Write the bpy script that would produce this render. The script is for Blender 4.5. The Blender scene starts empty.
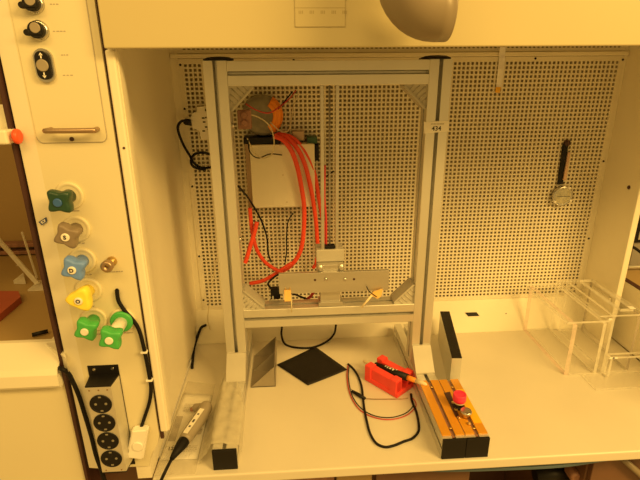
import bpy, bmesh, math, random
from mathutils import Vector, Matrix
random.seed(7)
SC = bpy.context.scene
COL = SC.collection

# ------------------------------------------------------------------ camera
F_PX, PITCH, YAW, ROLL = 479.466, 0.341367, 0.0629030, -0.00826945
CAM = Vector((0, 0, 1.72))
FW = Vector((math.sin(YAW)*math.cos(PITCH), math.cos(YAW)*math.cos(PITCH), -math.sin(PITCH)))
_r0 = Vector((math.cos(YAW), -math.sin(YAW), 0)); _u0 = _r0.cross(FW)
RT = math.cos(ROLL)*_r0 + math.sin(ROLL)*_u0
UP = -math.sin(ROLL)*_r0 + math.cos(ROLL)*_u0
cd = bpy.data.cameras.new('camera'); cam = bpy.data.objects.new('camera', cd); COL.objects.link(cam)
cd.sensor_width = 36; cd.sensor_fit = 'HORIZONTAL'; cd.lens = F_PX*36/640; cd.clip_start = .02
m = Matrix((RT, UP, -FW)).transposed().to_4x4(); m.translation = CAM
cam.matrix_world = m
SC.camera = cam

def ray(px, py): return FW + RT*((px-320)/F_PX) - UP*((py-240)/F_PX)
def gz(px, py, z): d = ray(px, py); return CAM + d*((z-CAM.z)/d.z)      # point of a horizontal plane
def gy(px, py, y): d = ray(px, py); return CAM + d*(y/d.y)              # point of a plane facing the room
def gx(px, py, x): d = ray(px, py); return CAM + d*(x/d.x)

# ------------------------------------------------------------------ materials
MATS = {}
def mat(name, col, rough=.5, metal=0., var=.04, scale=14., bump=0., spec=.5, bscale=None, emit=None, coat=0., stretch=None):
    mt = bpy.data.materials.new(name); mt.use_nodes = True
    nt = mt.node_tree; b = nt.nodes['Principled BSDF']
    b.inputs['Roughness'].default_value = rough; b.inputs['Metallic'].default_value = metal
    b.inputs['Specular IOR Level'].default_value = spec
    b.inputs['Coat Weight'].default_value = coat
    tc = nt.nodes.new('ShaderNodeTexCoord'); nz = nt.nodes.new('ShaderNodeTexNoise')
    nz.inputs['Scale'].default_value = scale; nz.inputs['Detail'].default_value = 4
    src = tc.outputs['Object']
    if stretch:
        mp = nt.nodes.new('ShaderNodeMapping'); mp.inputs['Scale'].default_value = stretch
        nt.links.new(src, mp.inputs['Vector']); src = mp.outputs['Vector']
    nt.links.new(src, nz.inputs['Vector'])
    rp = nt.nodes.new('ShaderNodeValToRGB')
    lo = [max(0, c*(1-var)) for c in col]; hi = [min(1, c*(1+var)) for c in col]
    rp.color_ramp.elements[0].position = .3; rp.color_ramp.elements[1].position = .7
    rp.color_ramp.elements[0].color = (*lo, 1); rp.color_ramp.elements[1].color = (*hi, 1)
    nt.links.new(nz.outputs['Fac'], rp.inputs['Fac']); nt.links.new(rp.outputs['Color'], b.inputs['Base Color'])
    if bump:
        n2 = nt.nodes.new('ShaderNodeTexNoise'); n2.inputs['Scale'].default_value = bscale or scale*6
        nt.links.new(src, n2.inputs['Vector'])
        bp = nt.nodes.new('ShaderNodeBump'); bp.inputs['Strength'].default_value = bump; bp.inputs['Distance'].default_value = .002
        nt.links.new(n2.outputs['Fac'], bp.inputs['Height']); nt.links.new(bp.outputs['Normal'], b.inputs['Normal'])
    MATS[name] = mt
    return mt

PAINT = mat('cream_paint', (.86, .81, .66), .42, var=.02, scale=3)
PANELP = mat('panel_paint', (.74, .69, .50), .45, var=.02, scale=3)
PAINT2 = mat('cream_paint_edge', (.84, .80, .66), .40, var=.02, scale=3)
SASH = mat('sash_paint', (.56, .50, .30), .35, var=.02, scale=2)
PERF = mat('perforated_paint', (.82, .77, .63), .5, var=.05, scale=6)
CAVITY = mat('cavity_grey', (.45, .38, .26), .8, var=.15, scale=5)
TABLE = mat('worktop_laminate', (.71, .67, .57), .38, var=.035, scale=5)
ALU = mat('anodised_aluminium', (.74, .73, .68), .42, .75, var=.04, scale=8, stretch=(1, 1, .1))
ALU2 = mat('brushed_aluminium', (.62, .60, .55), .38, .85, var=.08, scale=30, stretch=(.1, 1, 1))
CAST = mat('die_cast_grey', (.50, .48, .42), .55, .2, var=.06)
STEEL = mat('steel', (.62, .61, .58), .25, 1., var=.06)
BLACK = mat('black_plastic', (.008, .007, .007), .5, spec=.3, var=.2)
RUBBER = mat('black_rubber', (.007, .006, .006), .6, spec=.25, var=.2, scale=60)
FOAM = mat('black_foil', (.011, .009, .008), .6, spec=.3, var=.25, scale=40, bump=.3)
BRONZE = mat('bronze_metal', (.42, .30, .20), .35, .8, var=.08)
GREY = mat('grey_plastic', (.32, .30, .27), .38, var=.05)
HGREY = mat('handle_grey', (.42, .37, .30), .42, var=.05)
WHITE = mat('white_plastic', (.86, .84, .78), .4, var=.02)
PAPER = mat('paper', (.88, .86, .80), .7, var=.03, scale=30)
INK = mat('ink', (.05, .045, .05), .7, var=.1)
FAINT = mat('faint_print', (.44, .40, .33), .7, var=.1)
PHOTO = mat('printed_grey', (.46, .42, .36), .7, var=.25, scale=40)
BLUEINK = mat('blue_ink', (.04, .07, .20), .6, var=.1)
RED = mat('red_plastic', (.90, .07, .055), .42, var=.08)
REDTUBE = mat('red_tube', (.85, .075, .03), .35, var=.06)
REDWIRE = mat('red_wire', (.55, .04, .04), .45, var=.1)
ENDRED = mat('orange_red_cap', (.85, .10, .03), .4, var=.05)
ORANGE = mat('orange_tape', (.95, .30, .02), .5, var=.08)
GREENV = mat('valve_green', (.07, .46, .10), .38, var=.06)
DKGREEN = mat('valve_dark_green', (.016, .060, .035), .35, var=.2)
BLUEV = mat('valve_blue', (.15, .30, .80), .4, var=.06)
BLUEC = mat('valve_cap_blue', (.04, .13, .42), .4, var=.06)
BROWNV = mat('valve_brown', (.24, .19, .145), .42, var=.08)
YELLOWV = mat('valve_yellow', (.98, .80, .09), .38, var=.04)
AMBER = mat('amber_plate', (.66, .30, .018), .32, .1, var=.06, scale=20, stretch=(1, .1, 1))
AMBER2 = mat('yellow_plate', (.88, .48, .015), .35, var=.04)
PINK = mat('pink_plastic', (.85, .04, .12), .35, var=.06)
BRASS = mat('brass', (.72, .50, .20), .3, 1., var=.08)
WOODT = mat('yellow_tape', (.90, .58, .18), .5, var=.08)
PENTIP = mat('cream_tip', (.86, .74, .50), .5, var=.06)
COPPER = mat('copper_brown', (.33, .17, .12), .5, .2, var=.2, scale=40)
TORG = mat('winding_grey', (.25, .23, .18), .6, var=.15, scale=60)
DUCTG = mat('duct_grey', (.25, .205, .145), .38, var=.05)
TOOLG = mat('tool_grey', (.33, .285, .22), .42, var=.06)
FAINT2 = mat('pale_print', (.42, .36, .20), .7, var=.08)
DKCAB = mat('brown_cabinet', (.15, .075, .045), .5, var=.1)
GAPBR = mat('dark_brown_edge', (.06, .022, .018), .5, var=.1)
PCB = mat('green_board', (.03, .09, .05), .5, var=.2)
BLUEHOSE = mat('blue_grey_hose', (.10, .17, .24), .4, var=.08)
CREAMW = mat('cream_wire', (.70, .62, .42), .5, var=.06)
NBROWN = mat('neighbour_brown', (.40, .09, .05), .5, var=.06)
ROOMW = mat('room_wall_paint', (.50, .42, .28), .8, var=.05, scale=2)
NBENCH = mat('bench_laminate', (.40, .28, .12), .45, var=.04, scale=4)

def clear(name, tint, gloss=.08, edge=None):
    mt = bpy.data.materials.new(name); mt.use_nodes = True; nt = mt.node_tree
    for n in list(nt.nodes): nt.nodes.remove(n)
    out = nt.nodes.new('ShaderNodeOutputMaterial'); mx = nt.nodes.new('ShaderNodeMixShader')
    tr = nt.nodes.new('ShaderNodeBsdfTransparent'); tr.inputs['Color'].default_value = (*tint, 1)
    gl = nt.nodes.new('ShaderNodeBsdfGlossy'); gl.inputs['Roughness'].default_value = .06
    fr = nt.nodes.new('ShaderNodeFresnel'); fr.inputs['IOR'].default_value = 1.45
    ge = nt.nodes.new('ShaderNodeNewGeometry'); mu = nt.nodes.new('ShaderNodeMath'); mu.operation = 'MULTIPLY'; sb = nt.nodes.new('ShaderNodeMath'); sb.operation = 'SUBTRACT'; sb.inputs[0].default_value = 1
    nt.links.new(ge.outputs['Backfacing'], sb.inputs[1]); nt.links.new(fr.outputs[0], mu.inputs[0]); nt.links.new(sb.outputs[0], mu.inputs[1]); nt.links.new(mu.outputs[0], mx.inputs['Fac']); nt.links.new(tr.outputs[0], mx.inputs[1]); nt.links.new(gl.outputs[0], mx.inputs[2])
    nt.links.new(mx.outputs[0], out.inputs['Surface']); return mt
ACRYL = clear('clear_acrylic', (.996, .995, .99))
GLASS = clear('sash_glass', (.80, .76, .68))
def haze(name, col, fac, rough=.35):
    mt = bpy.data.materials.new(name); mt.use_nodes = True; nt = mt.node_tree
    for n in list(nt.nodes): nt.nodes.remove(n)
    out = nt.nodes.new('ShaderNodeOutputMaterial'); mx = nt.nodes.new('ShaderNodeMixShader')
    tr = nt.nodes.new('ShaderNodeBsdfTransparent')
    m2 = nt.nodes.new('ShaderNodeMixShader'); m2.inputs['Fac'].default_value = .5
    tl = nt.nodes.new('ShaderNodeBsdfTranslucent'); tl.inputs['Color'].default_value = (*col, 1)
    pr = nt.nodes.new('ShaderNodeBsdfPrincipled'); pr.inputs['Base Color'].default_value = (*col, 1); pr.inputs['Roughness'].default_value = rough
    tc = nt.nodes.new('ShaderNodeTexCoord'); nz = nt.nodes.new('ShaderNodeTexNoise'); nz.inputs['Scale'].default_value = 25
    nz.inputs['Detail'].default_value = 3
    mr = nt.nodes.new('ShaderNodeMapRange'); mr.inputs[1].default_value = .3; mr.inputs[2].default_value = .7
    mr.inputs[3].default_value = fac*.7; mr.inputs[4].default_value = min(1, fac*1.3)
    nt.links.new(tc.outputs['Object'], nz.inputs['Vector']); nt.links.new(nz.outputs['Fac'], mr.inputs[0])
    nt.links.new(mr.outputs[0], mx.inputs['Fac'])
    nt.links.new(tl.outputs[0], m2.inputs[1]); nt.links.new(pr.outputs[0], m2.inputs[2])
    nt.links.new(tr.outputs[0], mx.inputs[1]); nt.links.new(m2.outputs[0], mx.inputs[2])
    nt.links.new(mx.outputs[0], out.inputs['Surface']); return mt
FILM = haze('wrapping_film', (.84, .81, .70), .95, .3)
BAG = haze('clear_bag', (.86, .83, .74), .22, .15)
ACEDGE = haze('frosted_edge', (.97, .95, .86), .88)
ACPINK = haze('pink_protective_edge', (.95, .82, .75), .80)

# ------------------------------------------------------------------ mesh helpers
WORLD = {}
class MB:
    """collects shapes in world coordinates; build() links them as one mesh object"""
    def __init__(s): s.bm = bmesh.new(); s.mi = 0
    def _faces(s, fs):
        for f in fs: f.material_index = s.mi
    def box(s, a, b, bev=0., mtx=None, seg=2):
        a, b = Vector(a), Vector(b)
        lo = Vector([min(a[i], b[i]) for i in range(3)]); hi = Vector([max(a[i], b[i]) for i in range(3)])
        t = bmesh.new(); bmesh.ops.create_cube(t, size=1)
        for v in t.verts: v.co = Vector([lo[i] + (v.co[i]+.5)*(hi[i]-lo[i]) for i in range(3)])
        if bev: bmesh.ops.bevel(t, geom=t.edges[:], offset=bev, segments=seg, affect='EDGES', profile=.5)
        s._merge(t, mtx); return s
    def _merge(s, t, mtx=None, smooth=False):
        mp = {}
        for v in t.verts: mp[v] = s.bm.verts.new(mtx @ v.co if mtx else v.co)
        for f in t.faces:
            try:
                nf = s.bm.faces.new([mp[v] for v in f.verts]); nf.material_index = s.mi; nf.smooth = smooth or f.smooth
            except ValueError: pass
        t.free()
    def tube(s, pts, r, n=8, cap=True, smooth=True, sub=6, spline=True):
        P = [Vector(p) for p in pts]
        if spline and len(P) > 2: P = catmull(P, sub)
        rings = []; prev = None
        for i, p in enumerate(P):
            d = (P[min(i+1, len(P)-1)] - P[max(i-1, 0)])
            d = d.normalized() if d.length > 1e-9 else Vector((0, 0, 1))
            if prev is None:
                a = Vector((0, 0, 1)) if abs(d.z) < .9 else Vector((1, 0, 0)); u = d.cross(a).normalized()
            else:
                u = prev - d*prev.dot(d); u = u.normalized() if u.length > 1e-6 else d.orthogonal().normalized()
            prev = u; w = d.cross(u)
            rr = r[min(len(r)-1, int(round(i*(len(r)-1)/max(1, len(P)-1))))] if isinstance(r, (list, tuple)) else r
            rings.append([s.bm.verts.new(p + (u*math.cos(2*math.pi*k/n) + w*math.sin(2*math.pi*k/n))*rr) for k in range(n)])
        for A, B in zip(rings, rings[1:]):
            for k in range(n):
                f = s.bm.faces.new((A[k], A[(k+1) % n], B[(k+1) % n], B[k])); f.smooth = smooth; f.material_index = s.mi
        if cap:
            for R in (rings[0][::-1], rings[-1]):
                f = s.bm.faces.new(R); f.material_index = s.mi
        return s
    def lathe(s, prof, origin, axis, n=24, smooth=True, cap=True):
        """prof: list of (radius, height along axis)"""
        ax = Vector(axis).normalized(); u = ax.orthogonal().normalized(); w = ax.cross(u); o = Vector(origin)
        rings = []
        for r, h in prof:
            rings.append([s.bm.verts.new(o + ax*h + (u*math.cos(2*math.pi*k/n)+w*math.sin(2*math.pi*k/n))*max(r, 1e-5)) for k in range(n)])
        for A, B in zip(rings, rings[1:]):
            for k in range(n):
                f = s.bm.faces.new((A[k], A[(k+1) % n], B[(k+1) % n], B[k])); f.smooth = smooth; f.material_index = s.mi
        if cap:
            for R in (rings[0][::-1], rings[-1]):
                f = s.bm.faces.new(R); f.material_index = s.mi
        return s
    def prism(s, poly, ext, smooth=False):
        """poly: list of 3-D points, ext: vector"""
        e = Vector(ext); A = [s.bm.verts.new(Vector(p)) for p in poly]; B = [s.bm.verts.new(Vector(p)+e) for p in poly]
        n = len(A); fs = [s.bm.faces.new(A[::-1]), s.bm.faces.new(B)]
        for k in range(n):
            f = s.bm.faces.new((A[k], A[(k+1) % n], B[(k+1) % n], B[k])); f.smooth = smooth; fs.append(f)
        s._faces(fs); return s
    def grid(s, fn, nu, nv, smooth=True):
        V = [[s.bm.verts.new(Vector(fn(i/nu, j/nv))) for j in range(nv+1)] for i in range(nu+1)]
        for i in range(nu):
            for j in range(nv):
                f = s.bm.faces.new((V[i][j], V[i+1][j], V[i+1][j+1], V[i][j+1])); f.smooth = smooth; f.material_index = s.mi
        return s
    def build(s, name, mats, parent=None, solid=0., recalc=True):
        bm = s.bm
        if recalc: bmesh.ops.recalc_face_normals(bm, faces=bm.faces[:])
        xs = [v.co for v in bm.verts]
        lo = Vector([min(c[i] for c in xs) for i in range(3)]); hi = Vector([max(c[i] for c in xs) for i in range(3)])
        org = (lo+hi)/2
        if parent is None: org = Vector((org.x, org.y, lo.z))
        for v in bm.verts: v.co -= org
        me = bpy.data.meshes.new(name); bm.to_mesh(me); bm.free()
        for mm in (mats if isinstance(mats, (list, tuple)) else [mats]): me.materials.append(mm)
        return link(name, me, org, parent, solid)
def link(name, me, org, parent, solid=0.):
    o = bpy.data.objects.new(name, me); COL.objects.link(o)
    if parent is not None: o.parent = parent; o.location = org - WORLD[parent.name]
    else: o.location = org
    WORLD[o.name] = Vector(org)
    if solid:
        md = o.modifiers.new('thickness', 'SOLIDIFY'); md.thickness = solid; md.offset = 0
    return o
def catmull(P, sub):
    out = []; Q = [P[0]*2-P[1]] + P + [P[-1]*2-P[-2]]
    for i in range(1, len(Q)-2):
        p0, p1, p2, p3 = Q[i-1], Q[i], Q[i+1], Q[i+2]
        for k in range(sub):
            t = k/sub
            out.append(.5*((2*p1)+(p2-p0)*t+(2*p0-5*p1+4*p2-p3)*t*t+(3*p1-p0-3*p2+p3)*t**3))
    out.append(P[-1].copy()); return out
def thing(name, label, cat, loc, group=None):
    o = bpy.data.objects.new(name, None); COL.objects.link(o); o.location = loc; o.empty_display_size = .03
    WORLD[o.name] = Vector(loc); return tag(o, label, cat, group)
def tag(o, label, cat, group=None, kind=None):
    o['label'] = label; o['category'] = cat
    if group: o['group'] = group
    if kind: o['kind'] = kind
    return o
def struct(o): o['kind'] = 'structure'; return o
def text(body, size, origin, xdir, ydir, name, material, parent, bold=0., align='CENTER'):
    cu = bpy.data.curves.new('lettering', 'FONT'); cu.body = body; cu.size = size; cu.align_x = align; cu.align_y = 'CENTER'
    cu.extrude = .0002; cu.offset = bold; cu.resolution_u = 3
    t = bpy.data.objects.new('lettering', cu); COL.objects.link(t)
    dg = bpy.context.evaluated_depsgraph_get(); me = bpy.data.meshes.new_from_object(t.evaluated_get(dg))
    bpy.data.objects.remove(t); bpy.data.curves.remove(cu)
    x = Vector(xdir).normalized(); y = Vector(ydir).normalized(); z = x.cross(y)
    me.transform(Matrix((x, y, z)).transposed().to_4x4()); me.materials.clear(); me.materials.append(material)
    return link(name, me, Vector(origin), parent)
X, Y, Z = Vector((1, 0, 0)), Vector((0, 1, 0)), Vector((0, 0, 1))

# ------------------------------------------------------------------ constants of the place
T = .90            # worktop height
YF = .815          # front plane of the cupboard
YB = 1.40          # perforated rear baffle
XL, XR = -.312, .970

# ------------------------------------------------------------------ the hood chamber (setting)
def perforated(name, x0, x1, z0, z1, px, pz, hole, mx, mz, y, th):
    nx = int((x1-x0-2*mx)/px); nz = int((z1-z0-2*mz)/pz)
    ox = x0 + (x1-x0-nx*px)/2; oz = z0 + (z1-z0-nz*pz)/2
    xs = [x0]; zs = [z0]
    for i in range(nx): xs += [ox+i*px+(px-hole)/2, ox+i*px+(px+hole)/2]
    for i in range(nz): zs += [oz+i*pz+(pz-hole)/2, oz+i*pz+(pz+hole)/2]
    xs.append(x1); zs.append(z1); W = len(xs); H = len(zs)
    V = [(a, y, b) for b in zs for a in xs] + [(a, y+th, b) for b in zs for a in xs]
    N = W*H; Fc = []
    for j in range(H-1):
        for i in range(W-1):
            a, b, c, d = j*W+i, j*W+i+1, (j+1)*W+i+1, (j+1)*W+i
            if i % 2 and j % 2:
                for p, q in ((a, b), (b, c), (c, d), (d, a)): Fc.append((q, p, p+N, q+N))
            else: Fc += [(a, b, c, d), (a+N, d+N, c+N, b+N)]
    for i in range(W-1): Fc += [(i+N, i+1+N, i+1, i), (N-W+i, N-W+i+1, 2*N-W+i+1, 2*N-W+i)]
    for j in range(H-1): Fc += [(j*W, (j+1)*W, (j+1)*W+N, j*W+N), (j*W+W-1+N, (j+1)*W+W-1+N, (j+1)*W+W-1, j*W+W-1)]
    org = Vector(((x0+x1)/2, y, z0))
    me = bpy.data.meshes.new(name); me.from_pydata([tuple(Vector(v)-org) for v in V], [], Fc); me.update(); me.materials.append(PERF)
    return link(name, me, org, None)
pw = struct(perforated('wall_back', -.292, .962, .996, 1.7500, .0124, .0120, .0073, .008, .007, YB, .003))
pu = struct(perforated('trim_1', -.292, .962, 1.7640, 1.86, .0124, .0120, .0073, .008, .004, YB+.004, .003))
struct(MB().box((-.310, YB-.008, 1.7512), (.968, YB+.010, 1.7625), .002).build('trim_2', PERF))
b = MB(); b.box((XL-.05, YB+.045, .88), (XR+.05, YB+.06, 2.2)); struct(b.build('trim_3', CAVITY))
# screws on the baffle margin
b = MB()
for (sx, sz) in ((-.286, 1.735), (-.286, 1.62), (-.286, 1.40), (-.286, 1.18), (.37, 1.745), (.02, 1.745), (.70, 1.745), (.957, 1.74), (.957, 1.45), (.957, 1.2), (-.286, 1.03)):
    b.lathe([(.0032, 0), (.003, .0015), (.001, .002)], (sx, YB, sz), -Y, 10)
o = b.build('screw', BLACK, pw)
# side margins behind the baffle edge
struct(MB().box((XL-.02, YB+.003, .9), (-.292, YB+.02, 2.1)).build('trim_4', PAINT))
struct(MB().box((.962, YB+.003, .9), (XR+.02, YB+.02, 2.1)).build('trim_5', PAINT))
# sloped rear ledge
b = MB(); b.prism([(XL, 1.352, T), (XL, 1.398, .9955), (XL, YB+.02, .9955), (XL, YB+.02, T-.02), (XL, 1.352, T-.02)], (XR-XL, 0, 0))
struct(b.build('trim_6', PAINT2))
# left inner wall: rounds off from the door post
prof = [(-.262, YF+.004), (-.2625, .83), (-.266, .852), (-.275, .885), (-.287, .925), (-.297, .97), (-.304, 1.03), (-.309, 1.12), (-.311, 1.25), (XL, YB+.01)]
poly = [(x, y, 1.022) for x, y in prof] + [(XL-.03, YB+.01, 1.022), (XL-.03, 1.0, 1.022), (-.280, .90, 1.022), (-.276, YF+.004, 1.022)]
b = MB(); b.prism(poly, (0, 0, .98), smooth=True); b.box((XL-.03, YF+.004, T), (XL-.0005, YB+.01, 1.0225))
o = b.build('wall_left', PAINT)
md = o.modifiers.new('edge', 'EDGE_SPLIT'); md.split_angle = math.radians(35); struct(o)
struct(MB().box((-.2785, YF-.004, 1.025), (-.2635, YF+.02, 1.7515), .003).build('trim_7', PAINT2))
struct(MB().box((-.2835, YF+.006, 1.0), (-.277, YF+.012, 2.05)).build('trim_8', GAPBR))
# right inner wall with its bright front edge, and the low side panel beyond it
struct(MB().box((XR, 1.252, T), (XR+.014, YB+.02, 2.05)).build('wall_right', PAINT))
b = MB(); b.box((XR-.002, 1.240, 1.0), (XR+.016, 1.252, 2.05), .002); struct(b.build('trim_9', PAINT2))
b = MB(); b.box((XR-.010, 1.256, 1.043), (XR, YB-.012, 1.056), .002); struct(b.build('trim_10', PAINT2))
b = MB()
b.lathe([(.006, 0), (.0055, .002), (.002, .0025)], (XR, 1.285, 1.395), -X, 12); b.build('screw', GAPBR, bpy.data.objects['wall_right']); b = MB()
b.lathe([(.003, 0), (.003, .002)], (XR+.007, 1.240, 1.40), -Y, 10)
o = b.build('screw', GAPBR, bpy.data.objects['wall_right'])
b = MB(); b.box((1.020, YF, T), (1.034, 1.50, 1.100), .002); struct(b.build('wall_side', PAINT))
b = MB(); b.box((1.0185, YF, 1.1005), (1.0355, 1.50, 1.1025)); struct(b.build('trim_11', GAPBR))
struct(MB().box((XL-.03, YF+.03, 2.05), (1.05, YB+.06, 2.07)).build('ceiling', PAINT))

# front sash panel above the opening
sash = MB().box((-.2722, YF-.022, 1.7525), (2.2, YF-.002, 2.35), .002).build('sash_panel', SASH)
tag(sash, 'cream painted sash panel across the top of the cabinet opening', 'panel')
# faint printed label on the sash
lb = thing('printed_label', 'faint printed table label on the cream sash, left of the grey duct elbow', 'label', gy(320, 13, YF-.0225))
c0, c1 = gy(295, 27, YF-.0225), gy(345, -2, YF-.0225)
MB().box((c0.x, YF-.0224, c0.z), (c1.x, YF-.0230, c1.z)).build('label_sheet', SASH, lb)
b = MB()
yl = YF-.0232
for zz in (c0.z, (c0.z+c1.z)/2+.006, c1.z): b.box((c0.x, yl, zz), (c1.x, yl+.0003, zz+.0008))
for k in range(2): xx = c0.x+(c1.x-c0.x)*k; b.box((xx, yl, c0.z), (xx+.0008, yl+.0003, c1.z))
for r in range(2):
    for k in range(5):
        xx = c0.x+.006+k*.0165; zz = c0.z+.018+r*.0195
        for q in range(3): b.box((xx+.0025*q, yl, zz), (xx+.0025*q+.0014, yl+.0003, zz+.0045))
b.build('print', FAINT2, lb)

# grey elbow duct in front of the sash
el = thing('duct_elbow', 'smooth grey brown duct elbow coming down in front of the cream sash', 'duct', (.2, .70, 1.76))
b = MB(); cen = Vector((.205, .705, 1.838)); R0, rr = .042, .040
pts = [Vector((cen.x-R0, cen.y, 2.15)), Vector((cen.x-R0, cen.y, 1.95))] + [cen + Vector((-math.cos(a)*R0, 0, -math.sin(a)*R0)) for a in [math.radians(d) for d in range(0, 91, 9)]] + [Vector((cen.x+.014, cen.y, cen.z-R0))]
b.tube(pts, rr, 40, cap=False, spline=False)
o = b.build('duct_shell', DUCTG, el, solid=.003)
b = MB(); b.lathe([(rr+.001, -.002), (rr+.0015, 0), (rr+.001, .002), (rr-.002, .002), (rr-.002, -.002), (rr+.001, -.002)], cen + Vector((0.014, 0, -R0)), X, 40, cap=False)
b.build('duct_rim', DUCTG, el)

# ------------------------------------------------------------------ worktop and what is under it
wt = MB(); wt.box((XL-.0, YF, T-.026), (1.019, 1.3525, T-.0002), .004, seg=3)
wt = tag(wt.build('worktop', TABLE), 'cream laminate worktop inside the cabinet carrying the metal frame', 'worktop')
cb = thing('base_cabinet', 'dark brown base cabinet with a light door strip below the worktop', 'cabinet', (.0, .88, 0))
MB().box((-.26, .895, .0), (.42, 1.3, .873), .002).build('body', DKCAB, cb)
for x0, x1, mm in ((-.255, -.115, DKCAB), (-.035, .085, COPPER), (.185, .415, DKCAB)):
    MB().box((x0, .880, .14), (x1, .8945, .869), .002).build('door', mm, cb)
MB().box((.09, .878, .14), (.175, .8945, .869), .003).build('door', NBENCH, cb)
cb = thing('base_cabinet', 'dark brown base cabinet at the right, beyond the brass pipe fittings', 'cabinet', (.85, .88, 0))
MB().box((.72, .895, .0), (1.018, 1.3, .873), .002).build('body', DKCAB, cb)
MB().box((.725, .880, .14), (1.015, .8945, .869), .002).build('door', DKCAB, cb)
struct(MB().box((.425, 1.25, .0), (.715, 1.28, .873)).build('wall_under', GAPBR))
o = MB(); o.tube([gy(258, 476, .875), gy(265, 478, .87), gy(276, 477, .868), gy(285, 479, .872)], .006, 8)
tag(o.build('pipe', BLACK), 'black pipe end under the worktop edge, left of the light cabinet door', 'pipe')
hose = MB().tube([gy(405, 463, .870), gy(432, 469.5, .850), gy(500, 468.5, .845), gy(560, 465.5, .845), gy(605, 459, .845), gy(640, 453.5, .85), gy(680, 449, .86)], .0048, 10).build('water_hose', BLUEHOSE)
tag(hose, 'blue grey hose running along below the front edge of the worktop', 'hose')
pf = thing('pipe_fittings', 'dark brass pipe fittings in the gap below the worktop', 'pipe', (.55, .93, .80))
b = MB(); b.lathe([(.018, -.05), (.018, .05)], gy(553, 474, .95), X, 16); b.build('valve_body', BLACK, pf)
b = MB(); b.lathe([(.012, -.02), (.016, -.012), (.016, .012), (.012, .02)], gy(573, 473, .93), -Y, 14); b.build('valve_cap', COPPER, pf)
b = MB()
for q in ((587, 470), (592, 476), (583, 478)): b.lathe([(.007, -.012), (.009, -.006), (.009, .006), (.007, .012)], gy(*q, .92), (.3, -1, .2), 10)
b.build('brass_nut', BRASS, pf)
b = MB(); b.tube([gy(535, 468, .97), gy(545, 474, .96), gy(557, 490, .96)], .009, 8); b.tube([gy(588, 462, .95), gy(590, 480, .95), gy(590, 500, .95)], .006, 8); b.build('pipe', BLACK, pf)
b = MB(); b.tube([gy(622, 458, .868), gy(660, 492, .868)], .008, 8, spline=False); 
tag(b.build('diagonal_strut', DUCTG), 'dark grey slanting strut below the right end of the worktop', 'strut')

# ------------------------------------------------------------------ service panel on the left
XP0, XP1 = -.442, -.2835
sp = thing('service_panel', 'cream service panel with valve taps and switches left of the opening', 'panel', (-.36, YF, .93))
b = MB(); b.prism([(-.4095, YF, .936), (-.4095, YF, 2.1), (XP1, YF, 2.1), (XP1, YF, 1.015), (-.289, YF, .992), (-.304, YF, .968), (-.314, YF, .936)], (0, .05, 0)); b.build('panel_body', PANELP, sp)
b = MB(); b.prism([(-.4095, YF, .936), (-.4095, YF+.05, .936), (XP0, YF+.05, .936), (XP0, YF+.012, .936), (XP0+.004, YF+.004, .936)], (0, 0, 1.17)); b.build('bevelled_edge', PAINT2, sp)
MB().box((XP0-.006, YF-.001, .70), (XP0-.0005, YF+.06, 2.1)).build('edge_seal', GAPBR, sp)
MB().box((-.440, YF+.06, .0), (XL-.004, YF+.075, .934)).build('lower_panel', DKCAB, sp)
# cover plate with rounded lower corner: the fine joint around it
zc = gy(90, 142, YF).z; xc0 = gy(38, 142, YF).x; xc1 = gy(108, 142, YF).x
b = MB(); r = .010
pl = [(xc0, YF, 2.09), (xc0, YF, zc+r)] + [(xc0+r-r*math.cos(a), YF, zc+r-r*math.sin(a)) for a in [math.radians(d) for d in range(15, 91, 15)]] + \
     [(xc1-r+r*math.sin(a), YF, zc+r-r*math.cos(a)) for a in [math.radians(d) for d in range(0, 91, 15)]] + [(xc1, YF, 2.09)]
b.prism(pl, (0, -.0012, 0)); cp = b.build('cover_plate', PANELP, sp)
b = MB(); g = [Vector(p)+Vector((0, -.0011, 0)) for p in pl[1:]]; b.tube(g, .0007, 6, spline=False); b.build('plate_joint', FAINT, cp)
b = MB(); h0, h1 = gy(46, 131, YF-.02), gy(93, 130.5, YF-.02)
b.tube([(h0.x, YF-.001, h0.z), (h0.x, YF-.014, h0.z), (h0.x+.004, YF-.02, h0.z), (h1.x-.004, YF-.02, h1.z), (h1.x, YF-.014, h1.z), (h1.x, YF-.001, h1.z)], .0042, 12, sub=5)
b.build('handle', BRONZE, cp)
b = MB(); b.lathe([(.0035, 0), (.0035, .002), (.0015, .0025)], gy(72, 139, YF-.0012), -Y, 10); b.build('lock', GAPBR, cp)
# screws
b = MB()
for q in ((124, 148),): b.lathe([(.0022, 0), (.002, .001)], gy(*q, YF-.004), -Y, 8)
b.build('screw', GAPBR, bpy.data.objects['trim_7'])
# printed captions (too small to read in the photo)
for x0, x1, y in ((50, 59, 4.2), (53, 67, 31.3), (61, 69, 55), (63, 74, 75.3), (62, 80, 211), (73, 85, 243.5), (78, 92, 275), (105, 124, 272), (88, 95, 306.5), (93, 102, 334.5), (124, 134, 333)):
    p, q = gy(x0, y, YF-.0014), gy(x1, y, YF-.0014); n = max(3, int((q.x-p.x)/.0045)); w = (q.x-p.x)/n
    b = MB()
    for k in range(n): b.box((p.x+k*w, YF-.0016, p.z-.0006), (p.x+k*w+w*(.55+.4*random.random()), YF-.0008 if y < 100 else YF, p.z+.0008))
    b.build('caption_print', FAINT, sp)

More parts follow.
